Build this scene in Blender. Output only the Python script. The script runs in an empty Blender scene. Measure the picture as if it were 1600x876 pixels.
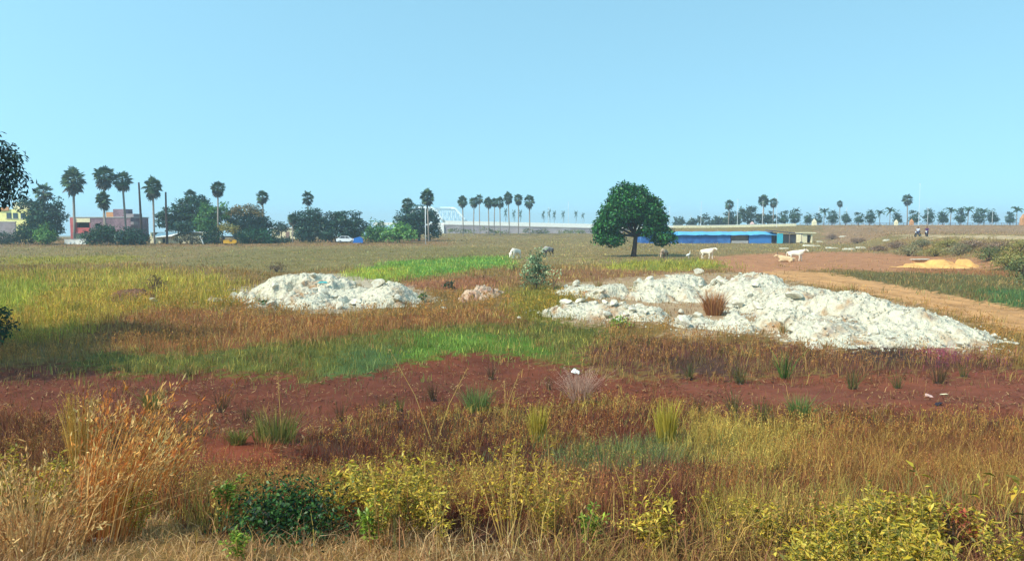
import bpy, bmesh, math, random
import numpy as np
from mathutils import Vector, Matrix

random.seed(11)
rng = np.random.default_rng(11)
sc = bpy.context.scene
COL = sc.collection
R = math.radians
PI = math.pi

# ------------------------------------------------------------------ camera geometry
F = 1150.0                      # focal length in pixels of a 1600 px wide picture
PITCH = math.atan(91.0 / F)
CAMZ = 4.5
cp, sp = math.cos(PITCH), math.sin(PITCH)


def sm(a, b, t):
    t = np.clip((np.asarray(t, float) - a) / (b - a), 0, 1)
    return t * t * (3 - 2 * t)


# ------------------------------------------------------------------ value noise
_T = np.random.default_rng(5).random((256, 256))


def vn(x, y):
    x = np.asarray(x, float); y = np.asarray(y, float)
    xi = np.floor(x).astype(int); yi = np.floor(y).astype(int)
    fx = x - xi; fy = y - yi
    fx = fx * fx * (3 - 2 * fx); fy = fy * fy * (3 - 2 * fy)
    x0 = xi & 255; x1 = (xi + 1) & 255; y0 = yi & 255; y1 = (yi + 1) & 255
    a = _T[x0, y0] * (1 - fx) + _T[x1, y0] * fx
    b = _T[x0, y1] * (1 - fx) + _T[x1, y1] * fx
    return a * (1 - fy) + b * fy


def fbm(x, y, o=4, g=0.5):
    s = 0.0; a = 1.0; n = 0.0
    for i in range(o):
        s = s + a * vn(x * 2 ** i + 17.3 * i, y * 2 ** i + 9.1 * i)
        n += a; a *= g
    return s / n


# ------------------------------------------------------------------ terrain
_py = np.array([-4000, 2.6, 3.4, 4.2, 5.0, 6.0, 8.0, 10, 13, 17, 21, 24, 5000.])
_pz = np.array([3.0, 3.0, 2.93, 2.78, 2.5, 2.15, 1.55, 1.1, 0.6, 0.2, 0.02, 0.0, 0.0])
A0 = np.array([64., 136.]); B0 = np.array([43., 62.])
_d = (B0 - A0) / np.linalg.norm(B0 - A0)
_n = np.array([-_d[1], _d[0]])           # towards +x
if _n[0] < 0:
    _n = -_n


def berm(x, y):
    s = (x - B0[0]) * _n[0] + (y - B0[1]) * _n[1]
    b = 2.05 * sm(0, 11, s + 3.0 * (vn(x / 9, y / 9) - .5))
    b = b * (0.86 + 0.28 * vn(x / 5 + 3, y / 5))
    return b * sm(14, 40, y)


def hgt(x, y):
    x = np.asarray(x, float); y = np.asarray(y, float)
    yy = y + 0.9 * (vn(x / 4 + 40, y / 9) - .5) * sm(3, 8, y)
    z = np.interp(yy, _py, _pz)
    z = z + 0.30 * (fbm(x / 3.2 + 7, y / 3.2, 3) - .5) * sm(5, 14, y) * (1 - .5 * sm(12, 24, y)) * (1 - sm(90, 140, y) * .5)
    emb = (2.6 + 0.8 * sm(60, 110, x)) * sm(188, 236, y + 12 * (vn(x / 14, y / 14) - .5)) * sm(22, 55, x)
    z = z + 1.7 * sm(198, 252, y) * (1 - sm(266, 330, y)) * sm(-42, -30, x) * (1 - sm(24, 50, x))
    fall = .018 * np.maximum(0, y - 192) * (1 - .0 * x)
    emb = emb - .018 * np.maximum(0, y - 300)
    return np.maximum(z + berm(x, y) * (1 - sm(180, 220, y)) - fall, emb * sm(22, 40, x) - 90 * (1 - sm(22, 40, x)))


def H1(x, y):
    return float(hgt(np.array([x]), np.array([y]))[0])


def proj(x, y, z):
    dz = z - CAMZ
    w = np.maximum(y * cp - dz * sp, 1e-3)
    u = y * sp + dz * cp
    return 800 + F * x / w, 438 - F * u / w


def ray(px, py):
    cx = (px - 800) / F; cy = -(py - 438) / F
    return cx, cp + cy * sp, -sp + cy * cp


def gp(px, py):
    """ground point seen at a place of the photograph"""
    dx, dy, dz = ray(px, py)
    t = 2.0; last = t
    while t < 900:
        if CAMZ + dz * t <= H1(dx * t, dy * t):
            lo, hi = last, t
            for _ in range(24):
                m = (lo + hi) / 2
                if CAMZ + dz * m <= H1(dx * m, dy * m):
                    hi = m
                else:
                    lo = m
            return Vector((dx * hi, dy * hi, H1(dx * hi, dy * hi)))
        last = t; t *= 1.02; t += .02
    t = 600
    return Vector((dx * t, dy * t, H1(dx * t, dy * t)))


def at(px, py, d):
    """point at depth d (along +Y)"""
    dx, dy, dz = ray(px, py)
    t = d / dy
    return Vector((dx * t, d, CAMZ + dz * t))


# ------------------------------------------------------------------ colours
def lin(c):
    c = np.asarray(c, float) / 255.0
    return np.where(c <= 0.04045, c / 12.92, ((c + 0.055) / 1.055) ** 2.4)


def L4(c, k=1.0):
    v = np.clip(lin(c) * k, 0, .9)
    return (float(v[0]), float(v[1]), float(v[2]), 1.0)


# ------------------------------------------------------------------ materials
def newmat(name):
    m = bpy.data.materials.new(name); m.use_nodes = True
    nt = m.node_tree; nt.nodes.clear()
    return m, nt


def mat(name, col, rough=.8, var=.25, scale=6.0, bump=0.0, metal=0.0, bscale=None, col2=None, c2scale=1.5, spec=.3):
    m, nt = newmat(name)
    N = nt.nodes; L = nt.links
    out = N.new('ShaderNodeOutputMaterial'); b = N.new('ShaderNodeBsdfPrincipled')
    b.inputs['Roughness'].default_value = rough; b.inputs['Metallic'].default_value = metal
    b.inputs['Specular IOR Level'].default_value = spec
    tc = N.new('ShaderNodeTexCoord')
    n = N.new('ShaderNodeTexNoise'); n.inputs['Scale'].default_value = scale; n.inputs['Detail'].default_value = 5
    L.new(tc.outputs['Object'], n.inputs['Vector'])
    mr = N.new('ShaderNodeMapRange')
    mr.inputs[1].default_value = .25; mr.inputs[2].default_value = .75
    mr.inputs[3].default_value = 1 - var; mr.inputs[4].default_value = 1 + var
    L.new(n.outputs['Fac'], mr.inputs[0])
    base = N.new('ShaderNodeMix'); base.data_type = 'RGBA'
    base.inputs[6].default_value = L4(col); base.inputs[7].default_value = L4(col2 or col)
    n2 = N.new('ShaderNodeTexNoise'); n2.inputs['Scale'].default_value = c2scale; n2.inputs['Detail'].default_value = 4
    L.new(tc.outputs['Object'], n2.inputs['Vector'])
    r2 = N.new('ShaderNodeMapRange'); r2.inputs[1].default_value = .42; r2.inputs[2].default_value = .6
    L.new(n2.outputs['Fac'], r2.inputs[0]); L.new(r2.outputs[0], base.inputs[0])
    mul = N.new('ShaderNodeVectorMath'); mul.operation = 'SCALE'
    L.new(base.outputs[2], mul.inputs[0]); L.new(mr.outputs[0], mul.inputs['Scale'])
    L.new(mul.outputs[0], b.inputs['Base Color'])
    if bump:
        bp = N.new('ShaderNodeBump'); bp.inputs['Strength'].default_value = bump
        nb = N.new('ShaderNodeTexNoise'); nb.inputs['Scale'].default_value = bscale or scale * 3; nb.inputs['Detail'].default_value = 6
        L.new(tc.outputs['Object'], nb.inputs['Vector']); L.new(nb.outputs['Fac'], bp.inputs['Height'])
        L.new(bp.outputs[0], b.inputs['Normal'])
    L.new(b.outputs[0], out.inputs[0])
    return m


def attr_leaf(name, transl=.3, gloss=0.0):
    m, nt = newmat(name); N = nt.nodes; L = nt.links
    out = N.new('ShaderNodeOutputMaterial')
    a = N.new('ShaderNodeAttribute'); a.attribute_name = 'Col'
    d = N.new('ShaderNodeBsdfDiffuse'); t = N.new('ShaderNodeBsdfTranslucent'); mx = N.new('ShaderNodeMixShader')
    mx.inputs[0].default_value = transl
    L.new(a.outputs['Color'], d.inputs[0]); L.new(a.outputs['Color'], t.inputs[0])
    L.new(d.outputs[0], mx.inputs[1]); L.new(t.outputs[0], mx.inputs[2])
    last = mx
    if gloss:
        g = N.new('ShaderNodeBsdfGlossy'); g.inputs['Roughness'].default_value = .45; g.inputs['Color'].default_value = (.6, .65, .6, 1)
        m2 = N.new('ShaderNodeMixShader'); m2.inputs[0].default_value = gloss
        L.new(mx.outputs[0], m2.inputs[1]); L.new(g.outputs[0], m2.inputs[2]); last = m2
    L.new(last.outputs[0], out.inputs[0])
    return m


def attr_ground(name, scale=9.0, var=.3, bump=.5):
    m, nt = newmat(name); N = nt.nodes; L = nt.links
    out = N.new('ShaderNodeOutputMaterial'); b = N.new('ShaderNodeBsdfPrincipled')
    b.inputs['Roughness'].default_value = .95; b.inputs['Specular IOR Level'].default_value = .1
    a = N.new('ShaderNodeAttribute'); a.attribute_name = 'Col'
    tc = N.new('ShaderNodeTexCoord')
    n = N.new('ShaderNodeTexNoise'); n.inputs['Scale'].default_value = scale; n.inputs['Detail'].default_value = 8; n.inputs['Roughness'].default_value = .7
    n2 = N.new('ShaderNodeTexNoise'); n2.inputs['Scale'].default_value = scale * .09; n2.inputs['Detail'].default_value = 6
    L.new(tc.outputs['Object'], n.inputs['Vector']); L.new(tc.outputs['Object'], n2.inputs['Vector'])
    ad = N.new('ShaderNodeMath'); ad.operation = 'ADD'
    L.new(n.outputs['Fac'], ad.inputs[0]); L.new(n2.outputs['Fac'], ad.inputs[1])
    mr = N.new('ShaderNodeMapRange'); mr.inputs[1].default_value = .65; mr.inputs[2].default_value = 1.35
    mr.inputs[3].default_value = 1 - var; mr.inputs[4].default_value = 1 + var
    L.new(ad.outputs[0], mr.inputs[0])
    mul = N.new('ShaderNodeVectorMath'); mul.operation = 'SCALE'
    L.new(a.outputs['Color'], mul.inputs[0]); L.new(mr.outputs[0], mul.inputs['Scale'])
    L.new(mul.outputs[0], b.inputs['Base Color'])
    bp = N.new('ShaderNodeBump'); bp.inputs['Strength'].default_value = bump; bp.inputs['Distance'].default_value = .05
    L.new(n.outputs['Fac'], bp.inputs['Height']); L.new(bp.outputs[0], b.inputs['Normal'])
    L.new(b.outputs[0], out.inputs[0])
    return m


M = {}
M['ground'] = attr_ground('ground_soil')
M['grass'] = attr_leaf('grass_blades', .28)
M['leaf'] = attr_leaf('leaf_green', .22, .03)
M['bark'] = mat('bark', (92, 74, 62), .95, .35, 8, .6)
M['bark_dark'] = mat('bark_dark', (62, 48, 44), .95, .35, 8, .6)
M['palm_bark'] = mat('palm_bark', (146, 134, 124), .95, .3, 5, .5)
M['stem'] = mat('weed_stem', (180, 146, 80), .9, .25, 20)
M['rock'] = mat('white_stone', (206, 200, 182), .95, .22, 5, .7, 0, 14, (186, 174, 152), 2)
M['rock_grey'] = mat('grey_stone', (172, 166, 160), .95, .25, 5, .6)
M['rock_tan'] = mat('tan_stone', (190, 160, 130), .95, .25, 5, .6)
M['white'] = mat('white_paint', (226, 226, 220), .7, .1, 2)
M['pole'] = mat('pole_paint', (225, 228, 230), .5, .05, 2)
M['cream'] = mat('cream_wall', (226, 214, 176), .9, .15, 1.5)
M['yellow_wall'] = mat('yellow_wall', (236, 226, 150), .9, .12, 1.5)
M['grey_wall'] = mat('grey_wall', (146, 134, 136), .95, .2, 1.2)
M['red_wall'] = mat('red_wall', (184, 92, 92), .95, .2, 1.2)
M['brick'] = mat('bare_brick', (142, 116, 124), .95, .3, 2.5, 0, 0, None, (118, 96, 106), .5)
M['concrete'] = mat('concrete', (170, 164, 160), .95, .18, 1.0)
M['wall_pale'] = mat('retaining_wall', (168, 158, 162), .95, .2, .6, 0, 0, None, (146, 136, 146), .25)
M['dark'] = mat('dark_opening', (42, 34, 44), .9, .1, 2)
M['glass'] = mat('dark_glass', (40, 50, 60), .15, .05, 2, spec=.6)
M['blue_wall'] = mat('blue_sheet', (44, 88, 150), .6, .25, 1.0, 0, 0, None, (60, 108, 166), .5)
M['blue_bright'] = mat('blue_sheet_bright', (58, 118, 182), .6, .12, 1.0)
M['blue_roof'] = mat('blue_tarp_roof', (94, 172, 222), .6, .15, 1.0)
M['teal'] = mat('teal_sheet', (60, 170, 190), .6, .12, 1.0)
M['navy'] = mat('navy_sheet', (32, 36, 88), .7, .12, 1.0)
M['wood'] = mat('grey_wood', (140, 116, 104), .9, .25, 3)
M['sheet'] = mat('white_sheet', (236, 236, 230), .5, .1, 1.5)
M['yellow'] = mat('yellow_paint', (228, 168, 40), .4, .05, 2)
M['black'] = mat('black_rubber', (34, 32, 36), .8, .1, 4)
M['steel'] = mat('steel', (150, 150, 150), .35, .1, 4, metal=.8)
M['car'] = mat('car_paint', (236, 238, 240), .3, .03, 2, spec=.6)
M['tarp'] = mat('blue_tarp', (40, 110, 190), .5, .1, 2)
M['cow_white'] = mat('cow_white', (226, 212, 192), .9, .12, 3)
M['cow_cream'] = mat('cow_cream', (206, 176, 136), .9, .12, 3)
M['cow_brown'] = mat('cow_brown', (104, 80, 66), .9, .2, 1.2, 0, 0, None, (196, 170, 140), .8)
M['cow_pied'] = mat('cow_pied', (44, 38, 50), .9, .1, 3, 0, 0, None, (216, 204, 192), .62)
M['horn'] = mat('horn', (70, 60, 54), .6, .1, 4)
M['skin'] = mat('skin', (112, 72, 54), .7, .08, 6)
M['hair'] = mat('hair', (24, 20, 22), .8, .1, 6)
M['shirt_white'] = mat('shirt_white', (212, 222, 240), .8, .1, 4)
M['shirt_purple'] = mat('shirt_purple', (70, 30, 100), .8, .1, 4)
M['trousers'] = mat('trousers', (50, 58, 92), .8, .1, 4)
M['trousers_dark'] = mat('trousers_dark', (50, 26, 70), .8, .1, 4)
M['feather'] = mat('white_feather', (236, 234, 226), .8, .05, 6)
M['beak'] = mat('beak', (220, 170, 60), .5, .05, 6)
M['sand'] = mat('sand', (222, 172, 100), .95, .15, 2, .5, 0, 6, (206, 150, 90), .8)
M['orange'] = mat('terracotta', (196, 140, 96), .9, .15, 2)
M['bridge'] = mat('bridge_steel', (220, 232, 236), .6, .05, 1)
M['girder'] = mat('girder', (120, 130, 150), .8, .1, 1)
M['tealcloth'] = mat('teal_cloth', (70, 170, 170), .8, .1, 5)
M['pinkish'] = mat('pinkish_wall', (206, 170, 160), .9, .1, 2)

# ------------------------------------------------------------------ object helpers


def link(o, parent=None):
    COL.objects.link(o)
    if parent is not None:
        o.parent = parent
    return o


def tag(o, label=None, cat=None, group=None, kind=None):
    if label: o['label'] = label
    if cat: o['category'] = cat
    if group: o['group'] = group
    if kind: o['kind'] = kind
    return o


def thing(name, label, cat, loc=(0, 0, 0), rz=0.0, group=None, s=1.0):
    o = bpy.data.objects.new(name, None)
    o.empty_display_size = .2
    COL.objects.link(o)
    o.location = loc; o.rotation_euler = (0, 0, rz); o.scale = (s, s, s)
    return tag(o, label, cat, group)


def copy_tree(o, parent=None):
    c = o.copy(); COL.objects.link(c)
    if parent is not None:
        c.parent = parent
    for ch in list(o.children):
        copy_tree(ch, c)
    return c


class MB:
    def __init__(s):
        s.v = []; s.f = []

    def add(s, vs, fs):
        o = len(s.v); s.v += [tuple(v) for v in vs]; s.f += [tuple(i + o for i in f) for f in fs]; return s

    def box(s, c, d, rz=0.0, top=1.0, tilt=(0, 0)):
        """box with centre c of its base, size d; top = taper of the upper face"""
        x, y, z = d[0] / 2, d[1] / 2, d[2]
        vs = []
        for k, t in ((0, 1.0), (1, top)):
            for sx, sy in ((-1, -1), (1, -1), (1, 1), (-1, 1)):
                px, py = sx * x * t + tilt[0] * k, sy * y * t + tilt[1] * k
                vs.append((c[0] + px * math.cos(rz) - py * math.sin(rz), c[1] + px * math.sin(rz) + py * math.cos(rz), c[2] + z * k))
        return s.add(vs, [(0, 3, 2, 1), (4, 5, 6, 7), (0, 1, 5, 4), (1, 2, 6, 5), (2, 3, 7, 6), (3, 0, 4, 7)])

    def tube(s, path, rad, n=8, cap=True):
        P = [Vector(p) for p in path]
        rad = [rad] * len(P) if not hasattr(rad, '__len__') else rad
        vs = []; fs = []
        ref = Vector((0.13, .31, 1)).normalized()
        for i, p in enumerate(P):
            t = (P[min(i + 1, len(P) - 1)] - P[max(i - 1, 0)])
            t = t.normalized() if t.length > 1e-9 else Vector((0, 0, 1))
            r_ = ref if abs(t.dot(ref)) < .95 else Vector((1, 0, 0))
            a = t.cross(r_).normalized(); b = t.cross(a)
            for k in range(n):
                q = 2 * PI * k / n
                vs.append(p + (a * math.cos(q) + b * math.sin(q)) * rad[i])
        for i in range(len(P) - 1):
            for k in range(n):
                k2 = (k + 1) % n
                fs.append((i * n + k, i * n + k2, (i + 1) * n + k2, (i + 1) * n + k))
        if cap:
            fs.append(tuple(range(n))[::-1]); fs.append(tuple((len(P) - 1) * n + k for k in range(n)))
        return s.add(vs, fs)

    def prism(s, pts, y0, y1):
        """outline pts in x,z pulled from y0 to y1"""
        n = len(pts)
        vs = [(p[0], y0, p[1]) for p in pts] + [(p[0], y1, p[1]) for p in pts]
        fs = [tuple(range(n)), tuple(range(n, 2 * n))[::-1]] + [(i, i + n, (i + 1) % n + n, (i + 1) % n) for i in range(n)]
        return s.add(vs, fs)

    def ball(s, c, r, n=10, m=6):
        r = (r, r, r) if not hasattr(r, '__len__') else r
        vs = [(c[0], c[1], c[2] + r[2])]; fs = []
        for i in range(1, m):
            t = PI * i / m
            for k in range(n):
                q = 2 * PI * k / n
                vs.append((c[0] + r[0] * math.sin(t) * math.cos(q), c[1] + r[1] * math.sin(t) * math.sin(q), c[2] + r[2] * math.cos(t)))
        vs.append((c[0], c[1], c[2] - r[2]))
        for k in range(n):
            fs.append((0, 1 + k, 1 + (k + 1) % n))
            fs.append((len(vs) - 1, 1 + (m - 2) * n + (k + 1) % n, 1 + (m - 2) * n + k))
        for i in range(m - 2):
            for k in range(n):
                a = 1 + i * n + k; b = 1 + i * n + (k + 1) % n
                fs.append((a, a + n, b + n, b))
        return s.add(vs, fs)

    def wheel(s, c, r, w, n=14, axis='y'):
        vs = []
        for sg in (-1, 1):
            for k in range(n):
                q = 2 * PI * k / n
                u, v = r * math.cos(q), r * math.sin(q)
                vs.append((c[0] + u, c[1] + sg * w / 2, c[2] + v) if axis == 'y' else (c[0] + sg * w / 2, c[1] + u, c[2] + v))
        fs = [tuple(range(n)), tuple(range(n, 2 * n))[::-1]] + [(k, n + k, n + (k + 1) % n, (k + 1) % n) for k in range(n)]
        return s.add(vs, fs)

    def build(s, name, m, parent=None, smooth=False):
        me = bpy.data.meshes.new(name)
        me.from_pydata(s.v, [], s.f); me.update()
        bm = bmesh.new(); bm.from_mesh(me); bmesh.ops.recalc_face_normals(bm, faces=bm.faces); bm.to_mesh(me); bm.free()
        me.materials.append(m)
        if smooth:
            me.polygons.foreach_set('use_smooth', [True] * len(me.polygons))
        return link(bpy.data.objects.new(name, me), parent)


def np_mesh(name, V, sizes, idx, colv, m, parent=None, smooth=False):
    me = bpy.data.meshes.new(name)
    me.vertices.add(len(V)); me.vertices.foreach_set('co', np.ascontiguousarray(V, np.float32).ravel())
    me.loops.add(len(idx)); me.loops.foreach_set('vertex_index', np.ascontiguousarray(idx, np.int32))
    me.polygons.add(len(sizes))
    st = np.concatenate([[0], np.cumsum(sizes)[:-1]]).astype(np.int32)
    me.polygons.foreach_set('loop_start', st)
    if colv is not None:
        a = me.attributes.new('Col', 'FLOAT_COLOR', 'POINT')
        c = np.ones((len(V), 4), np.float32); c[:, :3] = colv
        a.data.foreach_set('color', c.ravel())
    me.update(calc_edges=True); me.validate()
    if smooth:
        me.polygons.foreach_set('use_smooth', np.ones(len(sizes), bool))
    me.materials.append(m)
    return link(bpy.data.objects.new(name, me), parent)


def quads(name, Q, C, m, parent=None):
    """Q (n,4,3) loose quads with one colour each"""
    n = len(Q)
    return np_mesh(name, Q.reshape(-1, 3), np.full(n, 4), np.arange(n * 4), np.repeat(C, 4, axis=0), m, parent)


def skin_mesh(name, pts, edges, radii, m, parent=None, sub=2):
    me = bpy.data.meshes.new(name); me.from_pydata(pts, edges, []); me.update()
    o = bpy.data.objects.new(name, me); COL.objects.link(o)
    md = o.modifiers.new('skin', 'SKIN'); md.use_smooth_shade = True
    for i, r in enumerate(radii):
        sv = me.skin_vertices[0].data[i]
        sv.radius = (r, r) if not hasattr(r, '__len__') else r
        sv.use_root = (i == 0)
    s2 = o.modifiers.new('sub', 'SUBSURF'); s2.levels = sub; s2.render_levels = sub
    dg = bpy.context.evaluated_depsgraph_get()
    nm = bpy.data.meshes.new_from_object(o.evaluated_get(dg))
    COL.objects.unlink(o); bpy.data.objects.remove(o)
    nm.name = name; nm.materials.clear(); nm.materials.append(m)
    nm.polygons.foreach_set('use_smooth', [True] * len(nm.polygons))
    return link(bpy.data.objects.new(name, nm), parent)


ORD = 'first second third fourth fifth sixth seventh eighth ninth tenth eleventh twelfth thirteenth fourteenth fifteenth sixteenth seventeenth eighteenth nineteenth twentieth'.split()

# ------------------------------------------------------------------ zones of the ground (read as places on the ground)
def poly(*p):
    """polygon of ground points, given where the photograph shows them"""
    return np.array([proj(*gp(px, py)) for px, py in p]) if False else np.array(p, float)


# name, polygon, soil, palette, density, height, tip-bend
Z = []


def zone(name, pts, soil, pal, dens, h, hv=.4):
    Z.append((name, np.array(pts, float), lin(soil), lin(np.array(pal)), dens, h, hv))


zone('lowerfield', [(-900, 600), (2500, 600), (2500, 2600), (-900, 2600)], (84, 52, 36),
     [(150, 126, 54), (172, 146, 62), (132, 82, 44), (112, 108, 54), (150, 100, 52), (112, 60, 40), (92, 48, 38)], 1.0, .21)
zone('middle', [(-900, 404), (2500, 404), (2500, 605), (-900, 605)], (132, 104, 58),
     [(150, 122, 60), (136, 112, 56), (160, 118, 66)], .9, .32)
zone('far', [(-900, 300), (2500, 300), (2500, 412), (-900, 412)], (140, 118, 74),
     [(156, 140, 84), (136, 130, 72), (164, 142, 88), (150, 124, 78), (168, 134, 88)], .95, .2)
zone('farbrown', [(-100, 372), (700, 372), (700, 384), (-100, 386)], (146, 112, 74), [(164, 126, 82), (144, 118, 70), (126, 112, 62)], .9, .28)
zone('farolive', [(380, 390), (780, 386), (790, 404), (560, 420), (430, 424), (380, 420), (240, 415)], (130, 114, 68), [(142, 132, 74), (154, 136, 80), (126, 124, 66), (156, 128, 80)], .95, .16)
zone('faryellow', [(0, 402), (220, 400), (215, 410), (90, 414), (0, 412)], (150, 132, 54), [(160, 148, 54), (140, 132, 50)], .9, .3)
zone('leftyellow', [(-400, 430), (40, 424), (150, 418), (330, 432), (400, 456), (360, 480), (250, 494), (150, 525), (60, 540), (-400, 560)], (146, 122, 46),
     [(178, 158, 52), (156, 142, 48), (190, 150, 66), (132, 128, 46)], 1.1, .5)
zone('leftgreen', [(-400, 440), (60, 440), (80, 470), (30, 500), (-400, 500)], (128, 128, 46), [(144, 150, 48), (168, 160, 54)], 1.1, .5)
zone('russet', [(150, 505), (240, 480), (420, 492), (560, 496), (760, 480), (900, 496), (820, 516), (620, 524), (480, 540), (330, 556), (220, 552), (140, 535)], (138, 86, 48),
     [(160, 120, 64), (146, 104, 60), (180, 142, 78), (134, 90, 58), (140, 124, 64)], 1.1, .36)
zone('russet2', [(780, 425), (860, 420), (1000, 420), (1130, 422), (1100, 436), (890, 442), (800, 450)], (140, 96, 60), [(160, 122, 72), (146, 104, 68), (166, 140, 72)], 1.0, .36)
zone('russet3', [(640, 440), (760, 432), (800, 440), (790, 450), (680, 456), (640, 452)], (146, 94, 62), [(168, 116, 74), (150, 96, 66)], 1.0, .35)
zone('olivemid', [(780, 455), (880, 450), (900, 478), (860, 500), (800, 500)], (122, 112, 44), [(140, 128, 44), (160, 140, 52), (120, 118, 46)], 1.1, .4)
zone('greenband', [(120, 552), (330, 548), (470, 538), (590, 522), (700, 506), (860, 498), (960, 512), (960, 574), (880, 566), (760, 556), (690, 552), (590, 590), (400, 590), (200, 582)], (96, 98, 40),
     [(142, 130, 58), (166, 152, 66), (116, 118, 56), (156, 126, 62), (134, 100, 58)], 1.15, .27)
zone('greencore', [(610, 534), (690, 520), (800, 512), (850, 530), (820, 556), (700, 550), (640, 572), (604, 574)], (86, 112, 36), [(118, 146, 58), (146, 160, 64), (104, 126, 56), (152, 146, 66), (146, 122, 60)], 1.2, .28)
zone('greensoft', [(500, 556), (600, 552), (590, 586), (500, 588)], (80, 100, 52), [(116, 128, 72), (104, 120, 66)], 1.1, .3)
zone('maroon', [(900, 540), (1010, 524), (1190, 540), (1330, 556), (1600, 556), (1600, 588), (1350, 588), (1200, 586), (1060, 586), (930, 576)], (104, 62, 48),
     [(126, 84, 58), (146, 108, 62), (108, 72, 58), (124, 106, 60), (136, 116, 66)], 1.05, .3)
zone('burnt', [(1060, 556), (1140, 552), (1170, 575), (1120, 590), (1060, 585)], (84, 58, 48), [(86, 60, 52), (100, 72, 56), (114, 86, 58)], 1.0, .3)
zone('burnt2', [(1360, 552), (1450, 556), (1450, 576), (1370, 572)], (74, 54, 48), [(80, 60, 52), (98, 74, 56), (114, 88, 58)], 1.0, .26)
zone('pinkweed', [(1470, 536), (1550, 540), (1540, 566), (1465, 568)], (130, 62, 72), [(158, 82, 96), (136, 74, 82), (146, 104, 84)], 1.1, .3)
zone('mud', [(-900, 580), (0, 574), (120, 560), (240, 576), (400, 588), (540, 590), (600, 574), (690, 550), (780, 556), (860, 566), (930, 580), (1060, 588), (1200, 592), (1350, 590), (1600, 588), (2500, 588),
             (2500, 652), (1600, 658), (1420, 656), (1300, 648), (1180, 652), (1050, 644), (930, 628), (800, 628), (640, 642), (560, 664), (500, 680), (470, 716), (440, 756), (280, 752), (268, 690), (200, 672), (100, 664), (0, 668), (-900, 668)],
     (116, 62, 44), [(120, 84, 56), (140, 108, 66), (96, 78, 50)], .09, .2)
zone('mudright', [(1000, 596), (1200, 596), (1600, 592), (1900, 592), (1900, 640), (1600, 640), (1300, 630), (1100, 626)], (132, 74, 54), [(130, 92, 60), (150, 120, 70)], .07, .18)
zone('rustyfoot', [(290, 690), (430, 690), (430, 752), (285, 752)], (132, 66, 44), [(140, 80, 50), (150, 110, 60)], .25, .25)
zone('bluegreen', [(880, 690), (960, 682), (1080, 676), (1110, 716), (1000, 746), (900, 734)], (84, 88, 48), [(104, 114, 66), (122, 126, 62), (92, 104, 64)], 1.15, .28)
zone('redpatch', [(830, 648), (930, 640), (1010, 652), (1020, 680), (920, 690), (850, 680)], (98, 56, 40), [(118, 66, 44), (104, 56, 44), (146, 104, 54)], 1.1, .26)
zone('redpatch2', [(930, 770), (1010, 756), (1090, 780), (1080, 840), (960, 850)], (92, 52, 42), [(112, 62, 50), (96, 50, 46), (140, 96, 56)], 1.2, .32)
zone('redpatch3', [(1240, 670), (1420, 660), (1700, 668), (1700, 790), (1480, 780), (1320, 772), (1230, 730)], (108, 66, 40), [(134, 86, 48), (118, 70, 46), (160, 122, 56)], 1.1, .28)
zone('strawright', [(1040, 656), (1220, 664), (1250, 704), (1190, 740), (1080, 722)], (122, 98, 48), [(160, 136, 58), (146, 120, 54), (176, 150, 66)], 1.1, .28)
zone('redleft', [(-200, 640), (90, 650), (110, 720), (60, 760), (-200, 770)], (104, 62, 42), [(124, 74, 46), (146, 104, 56), (110, 64, 46)], 1.1, .32)
zone('verge', [(-900, 806), (120, 812), (300, 806), (360, 836), (560, 826), (680, 806), (760, 838), (900, 850), (900, 3000), (-900, 3000)], (150, 116, 66),
     [(192, 150, 98), (172, 128, 82), (202, 166, 114), (150, 108, 70), (138, 100, 66)], 1.4, .115)
zone('vergeright', [(880, 850), (1250, 850), (1700, 850), (1700, 3000), (880, 3000)], (112, 74, 50), [(150, 110, 62), (164, 136, 66), (120, 76, 56)], 1.2, .2)
zone('redearth', [(1100, 404), (1180, 396), (1250, 394), (1430, 394), (1550, 404), (1560, 420), (1400, 424), (1300, 421), (1210, 432), (1140, 424)], (182, 126, 88), [(176, 130, 84), (160, 130, 80)], .12, .15)
zone('redearth2', [(1420, 418), (1600, 424), (1600, 434), (1500, 432), (1400, 428)], (158, 102, 62), [(160, 110, 66), (150, 112, 62)], .5, .2)
zone('track', [(1176, 428), (1240, 424), (1310, 428), (1420, 448), (1600, 484), (1900, 540), (1900, 600), (1600, 520), (1500, 496), (1440, 478), (1350, 460), (1240, 440)], (206, 152, 100), [(180, 140, 94), (170, 136, 80)], .1, .13)
zone('strip', [(1310, 428), (1420, 424), (1600, 434), (1900, 450), (1900, 540), (1600, 482), (1500, 464), (1400, 444)], (104, 92, 50), [(126, 114, 66), (110, 110, 66), (146, 116, 68)], .95, .3)
zone('stripgreen', [(1540, 452), (1600, 450), (1800, 470), (1800, 510), (1600, 480), (1545, 472)], (66, 92, 48), [(86, 112, 62), (100, 124, 66), (110, 112, 62)], 1.1, .36)
zone('greenpatch', [(540, 428), (620, 408), (700, 402), (800, 400), (808, 412), (700, 426), (600, 442), (560, 438)], (92, 132, 40), [(128, 158, 62), (152, 166, 66), (112, 142, 60), (150, 150, 70)], 1.4, .34)
zone('greenpatch2', [(545, 424), (640, 414), (640, 432), (580, 442), (555, 440)], (128, 140, 44), [(150, 164, 50), (166, 160, 54)], 1.3, .42)
zone('yellowpatch', [(960, 410), (1105, 406), (1135, 416), (1060, 424), (930, 420)], (146, 136, 46), [(172, 160, 52), (150, 146, 54), (124, 134, 56)], 1.2, .42)
zone('bermgreen', [(1400, 372), (1600, 378), (1800, 380), (1800, 440), (1600, 430), (1560, 404), (1440, 400), (1340, 392)], (146, 116, 74), [(146, 124, 68), (130, 116, 62), (156, 122, 74)], 1.0, .35)
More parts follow.
